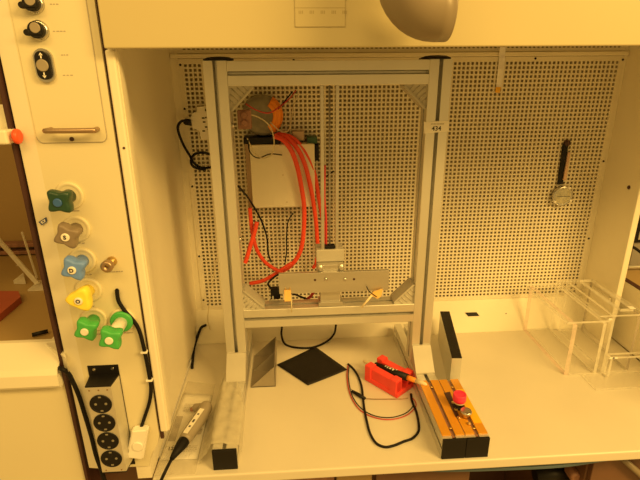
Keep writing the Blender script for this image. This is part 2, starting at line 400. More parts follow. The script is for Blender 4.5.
def star(cx, cz, y0, y1, R, lobes, dip, rot, n=48):
    """lobed hand wheel, axis -Y"""
    out = []
    for (yy, sc) in ((y0, .70), (y0-.002, .86), (y0*.6+y1*.4, 1.), (y1+.004, .98), (y1+.001, .88), (y1, .72)):
        ring = []
        for k in range(n):
            a = 2*math.pi*k/n
            r = R*(1-dip*(.5-.5*math.cos(lobes*(a-rot)))**.62)*sc
            ring.append((cx+r*math.cos(a), yy, cz+r*math.sin(a)))
        out.append(ring)
    return out
def add_rings(b, rings):
    vs = [[b.bm.verts.new(Vector(p)) for p in R] for R in rings]; n = len(vs[0])
    for A, B in zip(vs, vs[1:]):
        for k in range(n):
            f = b.bm.faces.new((A[k], A[(k+1) % n], B[(k+1) % n], B[k])); f.smooth = True
    b.bm.faces.new(vs[0][::-1]); b.bm.faces.new(vs[-1])
def tap(px, py, label, m_knob, m_cap, rot, R=.0240, depth=.034, letter=None, lobes=4, dip=.36, wheel=None):
    p = gy(px, py, YF); t = thing('valve_tap', label, 'valve', p, 'valve taps on the service panel')
    b = MB(); b.lathe([(.0235, -.001), (.0235, .003), (.0215, .0045), (.0185, .0040), (.0165, .003)], p, -Y, 32); b.build('base_ring', PANELP, t)
    if wheel:
        b = MB(); b.lathe([(.0185, .004), (.0205, .006), (.0205, .010), (.0180, .012)], p, -Y, 32); b.build('base_flange', wheel, t)
    b = MB(); b.lathe([(.0115, .002), (.0115, depth-.006), (.0105, depth)], p, -Y, 20); b.build('stem', WHITE if wheel else m_knob, t)
    b = MB(); y0 = YF-depth+.012 if not wheel else YF-depth; y1 = y0-.024
    add_rings(b, star(p.x, p.z, y0, y1, R, lobes, dip, rot)); k = b.build('hand_wheel', m_knob, t)
    b = MB(); b.lathe([(.0070, 0), (.0070, .002), (.0058, .003)], (p.x, y1, p.z), -Y, 20); c = b.build('cap', m_cap, k)
    if letter: text(letter, .0095, (p.x, y1-.0033, p.z), X, Z, 'letter', INK, k, .0004)
    return t
tap(70, 195.5, 'dark green star valve tap with blue cap, topmost of the panel', DKGREEN, BLUEC, math.radians(40))
tap(77, 228.5, 'brown star valve tap with a white lettered cap, between the dark green and blue taps', BROWNV, WHITE, math.radians(20), letter='S')
tap(83, 260, 'blue star valve tap with a white cap', BLUEV, WHITE, math.radians(25), letter='D')
tap(89, 289.5, 'bright yellow angular valve tap with a white ringed cap', YELLOWV, WHITE, math.radians(60), letter='O', lobes=3, dip=.34, R=.0250)
tap(94.5, 319, 'bright green star valve tap with white cap, below the yellow tap', GREENV, WHITE, math.radians(25))
tap(123, 319.5, 'bright green valve tap on a long white stem with a green flange', GREENV, WHITE, math.radians(30), depth=.050, wheel=GREENV)
# lock nozzle
p = gy(112, 261, YF); t = thing('hose_nozzle', 'small bronze nozzle on the panel beside the blue valve tap', 'nozzle', p)
b = MB(); b.lathe([(.009, 0), (.009, .004), (.0065, .005), (.0065, .018)], p, -Y, 16); b.build('collar', BRASS, t)
b = MB(); b.lathe([(.0095, .017), (.0105, .019), (.0105, .028), (.0085, .030), (.0035, .030), (.0035, .024)], p, -Y, 20); b.build('nozzle_head', BRONZE, t)
# rotary switches
def rotary(px, py, label):
    p = gy(px, py, YF-.0012); t = thing('rotary_switch', label, 'switch', p, 'rotary switches on the panel')
    b = MB(); b.lathe([(.0145, 0), (.0145, .003), (.0130, .005), (.0118, .0055)], p, -Y, 32); b.build('bezel', STEEL, t)
    b = MB(); b.lathe([(.0118, .005), (.0118, .013), (.0108, .0145)], p, -Y, 28); k = b.build('dial', BLACK, t)
    b = MB(); b.lathe([(.0042, .006), (.0048, .008), (.0048, .014), (.0038, .0165)], p+Vector((-.0125, 0, -.0035)), -Y, 14); b.box((p.x-.013, p.y-.0160, p.z-.0075), (p.x+.009, p.y-.010, p.z-.0005), .0015); b.build('pointer', BLACK, k)
    b = MB(); b.lathe([(.0076, .0140), (.0076, .0158), (.0065, .0166)], p+Vector((.001, 0, .0026)), -Y, 20); b.build('grip_face', TOOLG, k)
rotary(34.5, 3.5, 'black rotary switch with pointer at the top edge of the panel')
rotary(39.5, 30.5, 'black rotary switch with pointer just above the double push button')
p = gy(45.5, 65.5, YF-.0012); t = thing('push_button_station', 'oval black double push button with up and down arrows on the panel', 'switch', p)
def stadium(cx, cz, w, h, n=10):
    r = w/2; k = h/2-r
    return [(cx+r*math.cos(a), cz+k+r*math.sin(a)) for a in [math.pi*i/n for i in range(n+1)]] + [(cx-r*math.cos(a), cz-k-r*math.sin(a)) for a in [math.pi*i/n for i in range(n+1)]]
MB().prism([(x, p.y, z) for x, z in stadium(p.x, p.z, 0.0285, .0495)], (0, -.0050, 0)).build('bezel', STEEL, t)
MB().prism([(x, p.y-.0050, z) for x, z in stadium(p.x, p.z, .0205, .0415)], (0, -.0045, 0)).build('button', BLACK, t)
b = MB(); b.lathe([(.0090, .0092), (.0090, .0108), (.0078, .0116)], p, -Y, 24); b.build('centre_lens', TOOLG, t)
for s, nm in ((1, 'up_arrow'), (-1, 'down_arrow')):
    b = MB(); yy = p.y-.0099; zc_ = p.z+s*.0135
    b.prism([(p.x-.0030, yy, zc_+s*.001), (p.x+.0030, yy, zc_+s*.001), (p.x, yy, zc_+s*.0050)], (0, .0004, 0))
    b.box((p.x-.0009, yy, zc_-s*.0035), (p.x+.0009, yy+.0004, zc_+s*.002)); b.build(nm, PAPER, t)
# sticker
b = MB(); A = [gy(*q, YF-.0004) for q in ((38.5, 222), (46.3, 217), (47.2, 221.5), (42, 225.2))]
t = thing('arrow_sticker', 'small blue and white arrow sticker on the slanted left edge of the panel', 'sticker', A[0])
ex = Vector((0, -.0006, 0))
b.prism(A, ex); b.build('blue_field', BLUEINK, t)
c = sum(A, Vector())/4; b = MB(); b.prism([c+(a-c)*.58+Vector((0, -.0004, 0)) for a in A], ex); b.build('white_field', PAPER, t)
b = MB(); b.prism([c+(a-c)*Vector((.26, 1, .26)).x+Vector((0, -.0007, 0)) for a in A], ex); b.build('blue_mark', BLUEINK, t)
# socket strip
t = thing('power_strip', 'grey and black wall power strip with four round sockets', 'power strip', (-.37, YF, .96))
b = MB(); b.box((-.3985, YF-.0015, .944), (-.3405, YF-.0005, 1.188), .0004); b.build('mounting_plate', BLACK, t)
b = MB(); x0, x1, z0, z1 = -.3925, -.3455, .962, 1.164; d0 = YF-.0015; d1 = YF-.037
b.prism([(-.3965, d0, z0), (-.3415, d0, z0), (x1, d1, z0), (x0, d1, z0)], (0, 0, z1-z0)); hs = b.build('housing', ALU, t)
b = MB(); b.prism([(-.3965, d0, z1), (-.3415, d0, z1), (x1, d1, z1), (x0, d1, z1)], (0, 0, .003)); b.build('end_cap', BLACK, t)
b = MB(); b.prism([(-.3965, d0, z0-.003), (-.3415, d0, z0-.003), (x1, d1, z0-.003), (x0, d1, z0-.003)], (0, 0, .003)); b.build('end_cap', BLACK, t)
b = MB()
for xx in (-.386, -.352): b.lathe([(.003, 0), (.003, .002)], (xx, YF-.0015, 1.180), -Y, 10)
b.build('screw', STEEL, t)
for k, zz in enumerate((1.1265, 1.083, 1.0395, .9955)):
    b = MB(); o3 = (-.3695, d1, zz)
    b.lathe([(.0205, -.0005), (.0205, .0015), (.0190, .0020), (.0180, .0005), (.0175, .0003)], o3, -Y, 32)
    sk = b.build('socket', BLACK, t)
    b = MB()
    for xx in (-.0095, .0095): b.lathe([(.0026, 0), (.0026, .0006)], (o3[0]+xx, d1-.0005, zz), -Y, 10)
    for s in (1, -1): b.box((o3[0]-.0025, d1-.0012, zz+s*.0155-.0015), (o3[0]+.0025, d1-.0004, zz+s*.0155+.0015))
    b.build('contact', TORG, sk)
b = MB()
for xx, zz in ((-.386, 1.1575), (-.369, 1.1575), (-.353, 1.1575), (-.384, .9665), (-.354, .9665)): b.lathe([(.0016, 0), (.0016, .0008)], (xx, d1, zz), -Y, 8)
b.build('rivet', BRONZE, hs)
# inline dimmer and its cable
def wallpath(q, d=.005): return [gy(a, c, YF-d) for a, c in q]
t = thing('dimmer_switch', 'white cable dimmer switch with round dial right of the power strip', 'switch', gy(139, 454, YF))
A = [gy(*q, YF-.001) for q in ((134, 425), (150, 424), (145, 454), (128.5, 452))]
b = MB(); b.prism([(a.x, YF-.0005, a.z) for a in A], (0, -.018, 0)); bmesh.ops.bevel(b.bm, geom=b.bm.edges[:], offset=.003, segments=2, affect='EDGES'); b.build('switch_body', WHITE, t)
pd = gy(138, 446, YF-.018); b = MB(); b.lathe([(.0108, 0), (.0108, .002), (.0095, .0032)], (pd.x, YF-.0185, pd.z), -Y, 24); b.build('dial', WHITE, t)
b = MB(); b.tube(wallpath(((141, 428), (145, 416), (149.5, 402), (151, 388), (149, 374), (146, 358), (143, 344), (139, 330), (133, 320), (125, 311), (119, 302), (117.3, 295), (117, 291))), .0036, 10)
b.tube([gy(117, 291, YF-.005), gy(117, 289.5, YF+.004)], .0036, 10, spline=False)
t = tag(b.build('dimmer_cable', RUBBER), 'black braided cable running down the panel into the white dimmer', 'cable')
for q in ((145, 351.5), (150.3, 379.5)):
    p = gy(*q, YF-.004); MB().box((p.x-.0075, YF-.0095, p.z-.0022), (p.x+.005, YF-.0002, p.z+.0022), .001).build('cable_clip', WHITE, t)
b = MB(); b.tube([gy(54, 366, .86), gy(61, 368.5, YF-.012), gy(68, 373, YF-.010), gy(73, 382, YF-.008), gy(79, 396, YF-.006), gy(85, 415, YF-.006), gy(91, 435, YF-.006), gy(96, 455, YF-.006), gy(102, 472, YF-.008), gy(108, 492, YF-.008)], .0042, 10)
tag(b.build('strip_cable', RUBBER), 'black braided cable curving down left of the power strip', 'cable')

# ------------------------------------------------------------------ neighbouring bench on the far left
NX = XP0-.0075
t = thing('neighbouring_bench', 'cream bench with raised lip at the far left, beyond the dark seal', 'bench', (-.7, YF, .4))
MB().box((-1.4, YF+.004, .30), (NX, YF+.03, 1.146), .002).build('front_panel', PANELP, t)
b = MB(); lipx = gy(57, 370, YF-.012).x
b.prism([(-1.4, YF+.030, 1.150), (-1.4, YF-.012, 1.150), (-1.4, YF-.016, 1.156), (-1.4, YF-.016, 1.180), (-1.4, YF-.010, 1.190), (-1.4, YF+.045, 1.2175), (-1.4, YF+.055, 1.2175), (-1.4, YF+.055, 1.150)], (lipx+1.4, 0, 0)); b.build('lip', PAINT2, t)
b = MB(); b.prism([gz(46, 344, 1.2165), gz(57.5, 333, 1.2165), gz(62, 333, 1.2165), gz(66, 358, 1.2165), gz(56, 358, 1.19)], (0, 0, -.03)); b.build('lip_corner', PAINT2, t)
MB().box((-1.4, YF+.056, 1.17), (NX, 1.5, 1.199), .001).build('deck', NBENCH, t)
MB().box((-1.4, 1.43, 1.20), (NX, 1.46, 2.3)).build('back_panel', NBENCH, t)
MB().box((NX, YF+.075, .70), (NX+.012, 1.46, 2.3)).build('side_panel', NBENCH, t)
for zz in (1.203, 1.226): MB().box((-1.4, 1.40, zz), (NX-.01, 1.428, zz+.012), .002).build('rear_rail', COPPER, t)
# its sash
t = thing('sash_window', 'brownish glass sash window of the bench at the far left', 'window', (-.7, YF, 1.62))
z0 = gy(8, 146, YF).z; zt = gy(4, 105, YF).z
MB().box((-1.4, YF+.012, z0), (NX-.002, YF+.028, zt), .002).build('bottom_rail', PAINT2, t)
MB().box((-1.4, YF+.016, zt), (NX-.002, YF+.021, 2.3)).build('glass_pane', GLASS, t)
hb = gy(14, 136, YF-.012); b = MB(); b.box((-1.4, YF-.022, hb.z-.012), (hb.x-.006, YF+.011, hb.z+.010), .003); b.build('handle_bar', PAINT2, t)
b = MB(); b.lathe([(.008, -.0045), (.0112, -.0035), (.0122, 0), (.0112, .003), (.008, .0045)], (hb.x+.004, YF-.010, hb.z-.001), X, 20); b.build('end_cap', ENDRED, t)
# things on that deck
b = MB(); P = [gz(0, 322, 1.199), gz(22, 303, 1.199), gz(20, 297, 1.199), gz(-30, 297, 1.199), gz(-30, 330, 1.199)]
b.prism([v+Vector((0, 0, .0005)) for v in P], (0, 0, .016)); tag(b.build('tray', NBROWN), 'reddish brown flat tray on the deck of the far left bench', 'tray')
b = MB(); b.tube([gz(32, 335, 1.206), gz(48, 331, 1.206)], .0045, 8, spline=False); tag(b.build('marker_pen', BLACK), 'black pen lying on the deck of the far left bench', 'pen')
t = thing('acrylic_stand', 'pale slanted acrylic stand on the far left bench, behind the pen', 'stand', gz(20, 285, 1.199))
for a, c, r in (((-12, 228), (38, 284), .007), ((-5, 286), (22, 262), .004), ((22, 232), (37, 278), .003)):
    b = MB(); b.tube([gy(*a, 1.28), gz(c[0], c[1], 1.206)], r, 4, spline=False, smooth=False); b.build('strut', ACEDGE, t)
b = MB(); b.prism([gz(14, 284, 1.2), gz(24, 276, 1.2), gz(26, 284, 1.2)], (0, 0, .01)); b.build('foot', ACEDGE, t)
b = MB(); q0 = gz(36, 291, 1.2); b.box((q0.x-.02, q0.y, 1.2), (q0.x+.022, q0.y+.06, 1.204)); b.build('base_plate', ACEDGE, t)

# ------------------------------------------------------------------ the aluminium frame
PW = .0525
def section(nx=1, slot=.0090, dep=.0212, inner=.0185, lip=.0026, w=PW):
    """closed outline of an extrusion with a T slot in each side (nx cells wide), centred"""
    W = w*nx; H = w; pts = []
    def slots(a0, a1, fixed, horiz, inward, cells):
        out = []
        L = (a1-a0)/cells; s = 1 if L > 0 else -1
        for c in range(cells):
            mid = a0+L*(c+.5)
            seq = [(mid-s*slot/2, 0), (mid-s*slot/2, lip), (mid-s*inner/2, lip+.001), (mid-s*slot*.22, dep), (mid+s*slot*.22, dep), (mid+s*inner/2, lip+.001), (mid+s*slot/2, lip), (mid+s*slot/2, 0)]
            for a, d in seq: out.append((a, fixed+inward*d) if horiz else (fixed+inward*d, a))
        return out
    e = .0012
    pts += [(-W/2+e, -H/2)] + slots(-W/2, W/2, -H/2, True, 1, nx) + [(W/2-e, -H/2), (W/2, -H/2+e)]
    pts += slots(-H/2, H/2, W/2, False, -1, 1) + [(W/2, H/2-e), (W/2-e, H/2)]
    pts += slots(W/2, -W/2, H/2, True, -1, nx) + [(-W/2+e, H/2), (-W/2, H/2-e)]
    pts += slots(H/2, -H/2, -W/2, False, 1, 1) + [(-W/2, -H/2+e)]
    return pts
def extrusion(b, origin, u, v, axis, length, nx=1):
    o = Vector(origin); b.prism([o+u*p[0]+v*p[1] for p in section(nx)], axis*length)
UY = 1.12; ULX = -.182+PW/2; URX = .3190+PW/2; UYC = UY+PW/2
FZ = T+PW
fr = thing('aluminium_frame', 'tall aluminium profile frame with two feet standing on the worktop', 'frame', (.093, 1.13, T))
for xx in (ULX, URX):
    b = MB(); extrusion(b, (xx, UYC, FZ), X, Y, Z, 1.740-FZ); u = b.build('upright', ALU, fr)
    b = MB(); cx = xx + (.006 if xx < 0 else -.006); b.lathe([(.030, 1.7402), (.0345, 1.7412), (.033, 1.7440), (.024, 1.7475), (.008, 1.749)], (cx, UYC, 0), Z, 32); b.build('top_cap', BLACK, u)
for zc_, nm in ((1.7135, 'crossbar'), (1.1075, 'crossbar')):
    b = MB(); extrusion(b, (ULX+PW/2, UYC, zc_), Y, Z, X, URX-ULX-PW); b.build(nm, ALU, fr)
fl = (ULX-.0035, .835, 1.33); 
b = MB(); extrusion(b, (ULX-.002, .8345, T+PW/2), X, Z, Y, 1.333-.8345); f1 = b.build('foot', ALU, fr)
MB().box((ULX-.002-PW/2, .8285, T+.0005), (ULX-.002+PW/2, .8345, FZ), .001).build('end_cap', BLACK, f1)
b = MB(); extrusion(b, (URX, .8285, T+PW/2), X, Z, Y, 1.333-.8285); f2 = b.build('foot', ALU, fr)
b = MB(); extrusion(b, (URX+PW+.0003, .8285, T+PW/2), X, Z, Y, 1.036-.8285); f3 = b.build('foot_extension', ALU, fr)
MB().box((URX-PW/2, .8225, T+.0005), (URX+PW/2-.0004, .8285, FZ), .001).build('end_cap', BLACK, f2)
MB().box((URX+PW/2+.0004, .8225, T+.0005), (URX+PW*1.5, .8285, FZ), .001).build('end_cap', BLACK, f3)
# die cast angle brackets: corner point, direction along bar, direction along upright
def bracket(corner, sx, sz, size=.054, y0=UY+.003, y1=UY+PW-.003):
    c = Vector(corner); b = MB()
    A = [c, c+X*sx*size, c+X*sx*size+Z*sz*.006, c+Z*sz*size+X*sx*.006, c+Z*sz*size]
    B = [Vector((p.x, y0+.004, p.z)) for p in A]
    b.prism(B, (0, y1-y0-.004, 0))
    b.prism([Vector((p.x, y0, p.z)) for p in (c+X*sx*size+Z*sz*.000, c+X*sx*size+Z*sz*.007, c+Z*sz*size+X*sx*.007, c+Z*sz*size)], (0, .005, 0))
    o = b.build('corner_bracket', CAST, fr)
    b = MB(); dg = Vector((sx, 0, sz)).normalized(); pe = Vector((sx, 0, -sz)).normalized()
    for k in (-2, -1, 0, 1, 2):
        m0 = c+dg*(.008+abs(k)*.0065)+pe*k*.0105; m1 = c+dg*(size*.66)+pe*k*.0105
        m0.y = m1.y = y0+.004; b.tube([m0, m1], .0017, 6, spline=False)
    b.build('rib', CAST, o)
xi0, xi1 = ULX+PW/2, URX-PW/2
bracket((xi0, 0, 1.6872), 1, -1); bracket((xi1, 0, 1.6872), -1, -1)
bracket((xi0, 0, 1.1338), 1, 1); bracket((xi1, 0, 1.1338), -1, 1)
# foot brackets: sloping cover in front of each upright
for xx in (ULX, URX):
    b = MB(); x0 = xx-PW/2+.001
    b.prism([(x0, UY, FZ+.0002), (x0, UY-.056, FZ+.0002), (x0, UY-.056, FZ+.005), (x0, UY-.005, FZ+.057), (x0, UY, FZ+.057)], (PW-.002, 0, 0))
    b.build('foot_bracket', CAST, fr)
# paper label on the right upright
A = [gy(*q, UY-.0006) for q in ((424, 122), (449, 120.5), (449, 131.5), (424, 133.5))]
b = MB(); b.prism(A, (0, -.0005, 0)); lab = b.build('paper_label', PAPER, fr)
lab['label'] = 'white paper label with handwritten number'
c = sum(A, Vector())/4
text('434', .015, c+Vector((0.0, -.0008, -.004)), X, Z, 'handwriting', INK, lab, .0002)
b = MB()
for k in range(9): b.box((c.x-.014+k*.0035, UY-.0014, c.z+.0055), (c.x-.0115+k*.0035, UY-.0010, c.z+.0078))
b.build('print', FAINT, lab)
# screw on the inner face of the left upright
b = MB(); b.lathe([(.007, 0), (.007, .003), (.004, .004)], (xi0, UYC-.002, 1.32), X, 16); b.build('bolt', STEEL, fr)
b = MB(); b.lathe([(.006, 0), (.006, .004), (.003, .005)], (xi0, UYC-.002, 1.600), X, 16); b.build('bolt', STEEL, fr)

# amber plates on the double foot, with knob and button
t = thing('test_plate', 'amber slotted plate with fittings lying on the wide right foot of the frame', 'plate', (.39, .93, FZ))
xa = URX-PW/2; hs_ = .0045
b = MB()
for cx in (URX, URX+PW+.0003):
    for s in (-1, 1): b.box((cx+s*hs_, .836, FZ+.0003), (cx+s*(PW/2-.0010), 1.034, FZ+.0032), .0004)
b.build('amber_sheet', AMBER, t)
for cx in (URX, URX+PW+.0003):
    MB().box((cx-.0040, .833, FZ-.0035), (cx+.0040, 1.033, FZ-.0020)).build('slot_shade_strip', COPPER, t)  # brown strip sunk in each slot, its dark colour stands in for groove shade
p0 = gz(463, 399, FZ+.0035); p1 = gz(478, 424, FZ+.0035)
MB().box((URX+PW+.006, .868, FZ+.0032), (URX+PW*1.5-.001, .990, FZ+.0042)).build('yellow_sheet', AMBER2, t)
b = MB(); A = [gz(*q, FZ+.0033) for q in ((444, 393), (450, 392), (459, 416), (455.5, 417))]; b.prism(A, (0, 0, .001)); b.build('cut_out', GAPBR, t)
b = MB()
for q in ((430.5, 388), (449.5, 429), (451.5, 388), (474, 429)):
    p = gz(*q, FZ); p.x = URX if q[0] < 451 and q[0] != 451.5 else URX+PW
    b.lathe([(.0036, 0), (.0036, .003), (.0022, .004)], (p.x, p.y, FZ+.0005), Z, 12)
b.build('screw', BRASS, t)
p = gz(458.5, 407, FZ+.004)
b = MB(); b.lathe([(.0125, 0), (.0125, .003), (.011, .004), (.011, .014), (.0135, .015), (.0135, .018)], (p.x, p.y, FZ+.0035), Z, 20); kb = b.build('knob_base', BLACK, t)
b = MB(); b.lathe([(.0115, .018), (.0150, .0195), (.0158, .024), (.0155, .036), (.0145, .0385), (.0125, .0385), (.0115, .0365)], (p.x, p.y, FZ+.0035), Z, 28); b.build('pink_knob', PINK, kb)
b = MB(); b.lathe([(.0135, .0150), (.0142, .0165), (.0135, .0185)], (p.x, p.y, FZ+.0035), Z, 20); b.build('ring', CREAMW, kb)
p = gz(465.5, 417, FZ+.004)
b = MB(); b.lathe([(.008, 0), (.008, .012)], (p.x, p.y, FZ+.0035), Z, 16); sb = b.build('button_stem', BRASS, t)
b = MB(); b.lathe([(.012, .0115), (.0132, .013), (.0132, .0175), (.0120, .019)], (p.x, p.y, FZ+.0035), Z, 24); b.build('button_cap', STEEL, sb)
b = MB()
for q in ((453, 403), (456, 410), (459, 418), (469, 424)):
    p = gz(*q, FZ+.004); b.lathe([(.0042, 0), (.0042, .003), (.002, .0035)], (p.x, p.y, FZ+.004), Z, 10)
b.build('nut', BRASS, t)

# ------------------------------------------------------------------ linear stage inside the frame
ls = thing('linear_stage', 'upright linear stage with two silver rails inside the metal frame', 'stage', (.097, 1.15, 1.134))
for xx in (.0795, .1155):
    MB().box((xx-.004, 1.146, 1.232), (xx+.004, 1.156, 1.6868), .001).build('rail', ALU2, ls)
b = MB(); b.tube([(.098, 1.158, 1.268), (.098, 1.158, 1.686)], .0022, 8, spline=False); b.build('lead_screw', GREY, ls)
b = MB(); b.tube([(.0885, 1.160, 1.268), (.0888, 1.160, 1.36), (.085, 1.161, 1.42), (.0865, 1.163, 1.50)], .003, 8); b.build('red_wire', REDWIRE, ls)
MB().box((.0850, 1.144, 1.288), (.1105, 1.162, 1.296), .001).build('stop_block', BLACK, ls)
cz0 = 1.205
b = MB(); b.box((.062, 1.140, 1.254), (.1335, 1.190, 1.287), .002); b.build('carriage_top', CAST, ls)
b = MB(); b.box((.063, 1.122, cz0), (.132, 1.166, 1.2535), .002)
for xx in (.071, .124): b.lathe([(.0075, 1.236), (.0075, 1.256)], (xx, 1.122, 0), Z, 16)
b.build('carriage', ALU2, ls)
b = MB(); b.box((.071, 1.130, 1.145), (.123, 1.160, cz0), .0015); b.box((.066, 1.124, 1.1345), (.130, 1.164, 1.1455), .001); b.build('pedestal', ALU2, ls)
mp = MB(); mp.box((-.035, 1.112, 1.181), (.2465, 1.1215, 1.2365), .0008); mp = mp.build('mounting_plate', ALU2, ls)
b = MB()
for q in ((326, 279), (345, 279)): p = gy(*q, 1.112); b.lathe([(.0045, 0), (.004, .003), (.001, .004)], (p.x, 1.112, p.z), -Y, 14)
b.build('screw', STEEL, mp)
b = MB()
for q in ((354, 279.2), (315, 280)): p = gy(*q, 1.112); b.lathe([(.0032, 0), (.0032, .0004)], (p.x, 1.112, p.z), -Y, 12)
b.build('hole', GAPBR, mp)
# tape flags hung from the plate
p = gy(287.5, 290, 1.109); t = thing('tape_flag', 'orange tape flag with a thin wire on the left end of the metal plate', 'clip', p)
MB().box((p.x-.0085, 1.1085, p.z-.032), (p.x+.0085, 1.1105, p.z), .0005).build('tape', WOODT, t)
b = MB(); b.tube([gy(291.5, 300, 1.109), gy(291.5, 312, 1.1125)], .0018, 6, spline=False); b.build('wire', CREAMW, t)
b = MB()
for k in (-.005, .006): b.tube([(p.x+k, 1.1095, p.z-.001), (p.x+k, 1.1075, p.z+.006)], .0012, 6, spline=False)
b.build('pin', BRASS, t)
p = gy(376, 292, 1.106); t = thing('wire_clip', 'yellow tape clip with a wooden stick at the right end of the metal plate', 'clip', p)
A = [gy(*q, 1.106) for q in ((373, 291.5), (382.5, 288.5), (381, 295.5), (377.5, 298), (370.5, 294.5))]
b = MB(); b.prism(A, (0, -.004, 0)); b.build('tape', WOODT, t)
b = MB(); b.tube([gy(372, 295, 1.104), gy(361.5, 307.5, 1.104)], .0030, 8, spline=False); b.build('stick', PENTIP, t)
b = MB(); b.tube([gy(366.5, 286.5, 1.106), gy(369, 291, 1.104), gy(374, 295, 1.101), gy(377, 297, 1.102)], .0011, 6); b.build('wire', RUBBER, t)

# ------------------------------------------------------------------ electronics hung on the baffle behind the frame
cbx = thing('control_box', 'cream electronics box on the perforated wall behind the frame', 'box', (-.015, YB, 1.35))
A, B_ = gy(253, 208, 1.335), gy(314.5, 144, 1.335)
MB().box((A.x, 1.335, A.z), (B_.x, YB-.012, B_.z), .002).build('housing', PAINT, cbx)
MB().box((A.x-.014, 1.352, A.z-.004), (A.x-.001, YB-.001, B_.z+.004), .001).build('mounting_flange', BRONZE, cbx)
b = MB()
for q in ((287, 202), (283, 175)): p = gy(*q, 1.335); b.lathe([(.0014, 0), (.0014, .001)], p, -Y, 8)
b.build('rivet', BRONZE, cbx)
MB().box((A.x-.016, 1.342, B_.z+.0015), (A.x+.085, YB-.002, B_.z+.019), .001).build('connector_row', BLACK, cbx)
p = gy(315, 153, 1.345); MB().box((p.x+.001, 1.345, p.z-.022), (p.x+.011, YB-.002, p.z+.022), .001).build('side_connector', BLACK, cbx)
p = gy(313, 142, 1.35); MB().box((p.x-.016, 1.35, p.z-.004), (p.x+.012, YB-.004, p.z+.013), .001).build('circuit_board', PCB, cbx)
p = gy(298, 137, 1.37); MB().box((p.x-.016, 1.368, p.z-.010), (p.x+.018, YB-.002, p.z+.016), .001).build('relay', BRONZE, cbx)
tr = thing('toroidal_transformer', 'round grey transformer with orange tape on the perforated wall', 'transformer', gy(262, 116, YB))
p = gy(262, 116, 1.345)
b = MB(); b.lathe([(.012, .050), (.020, .054), (.040, .054), (.0525, .046), (.056, .030), (.0545, .008), (.050, .001), (.012, .001)], (p.x, YB-.0005, p.z), -Y, 40); b.build('winding', TORG, tr)
b = MB(); cx, cz = p.x, p.z
ring = []
for (rr_, hh) in ((.0555, .006), (.0575, .030), (.0540, .048), (.0420, .0555), (.0300, .0555)):
    ring.append([(cx+rr_*math.cos(a), YB-.0005-hh, cz+rr_*math.sin(a)) for a in [math.radians(d) for d in range(-62, 66, 8)]])
for R1, R2 in zip(ring, ring[1:]):
    V1 = [b.bm.verts.new(q) for q in R1]; V2 = [b.bm.verts.new(q) for q in R2]
    for k in range(len(V1)-1): f = b.bm.faces.new((V1[k], V1[k+1], V2[k+1], V2[k])); f.smooth = True
b.build('orange_tape', ORANGE, tr, solid=.0008)
tb = thing('terminal_block', 'reddish brown terminal block beside the left upright, under the bracket', 'terminal', gy(247, 130, 1.25))
MB().box((xi0+.010, 1.176, gy(247, 129, 1.18).z), (xi0+.042, 1.200, gy(247, 110, 1.18).z), .002).build('block_body', COPPER, tb)
b = MB()
for k in (115, 123): q = gy(248.5, k, 1.175); b.lathe([(.0085, 0), (.0085, .004), (.005, .0055)], (xi0+.026, 1.176, q.z), -Y, 14)
b.build('terminal', COPPER, tb)
# white junction module at the left of the frame
wm = thing('junction_module', 'cream junction module on the perforated wall left of the frame', 'box', gy(203, 140, YB))
b = MB(); A = [gy(*q, 1.366) for q in ((197, 107), (216, 106), (219, 139), (201, 139.5), (199.5, 131), (192.5, 128), (190.5, 117), (193, 113), (197, 112))]
b.prism(A, (0, YB-1.366-.001, 0)); b.build('module_body', WHITE, wm)
b = MB()
for q in ((203, 118), (206, 117.5), (204, 122), (206, 127), (203.5, 131)): p = gy(*q, 1.366); b.box((p.x-.003, 1.3655, p.z-.002), (p.x+.004, 1.3662, p.z+.002))
b.build('print', INK, wm)
b = MB()
for q in ((206.5, 110), (209, 129)): p = gy(*q, 1.366); b.lathe([(.004, 0), (.004, .003)], p, -Y, 10)
b.build('screw', BLACK, wm)
p = gy(188, 122, 1.36); b = MB(); b.lathe([(.006, -.008), (.009, -.004), (.009, .006), (.005, .012)], p, (-1, 0, .15), 14); b.build('cable_gland', BLACK, wm)
def cable(name, pts, r, m, label, cat='cable', n=8, group=None):
    return tag(MB().tube(pts, r, n).build(name, m), label, cat, group)
def yy(seq): return [gy(a, c, d) for a, c, d in seq]
cable('module_cable', yy(((188, 122, 1.36), (182, 121, 1.355), (178, 126, 1.355), (179, 134, 1.36), (184, 146, 1.375), (190, 156, 1.385), (195, 164, 1.388), (204, 168, 1.388), (213, 166, 1.385), (215, 158, 1.380), (206, 153, 1.372), (196, 153.5, 1.37), (191, 160, 1.372), (194, 167, 1.374), (206, 170, 1.374))), .0036, RUBBER, 'black cable looped below the cream junction module left of the frame')
# red tubes
grp = 'red air tubes behind the frame'
cable('air_tube', yy(((274, 136, 1.33), (283, 140, 1.318), (291, 150, 1.312), (297, 166, 1.315), (301, 185, 1.318), (304, 205, 1.32), (304, 225, 1.32), (302, 245, 1.322), (297, 258, 1.33), (289, 267, 1.335), (280, 272, 1.34))), .0066, REDTUBE, 'red air tube sweeping furthest left over the cream box and down to the plate', 'tube', 12, grp)
cable('air_tube', yy(((276, 135, 1.345), (287, 138, 1.332), (297, 148, 1.325), (304, 162, 1.325), (309, 180, 1.328), (313, 200, 1.33), (316, 222, 1.335), (317, 236, 1.34), (318, 252, 1.345), (316, 264, 1.35))), .0062, REDTUBE, 'red air tube in the middle of the three crossing the cream box', 'tube', 12, grp)
cable('air_tube', yy(((278, 134, 1.36), (291, 137, 1.345), (302, 147, 1.34), (311, 163, 1.34), (316, 180, 1.342), (319, 200, 1.345), (323, 222, 1.35), (325, 236, 1.355), (322, 256, 1.36), (313, 268, 1.365))), .0058, REDTUBE, 'red air tube furthest right, reaching down behind the silver rails', 'tube', 12, grp)
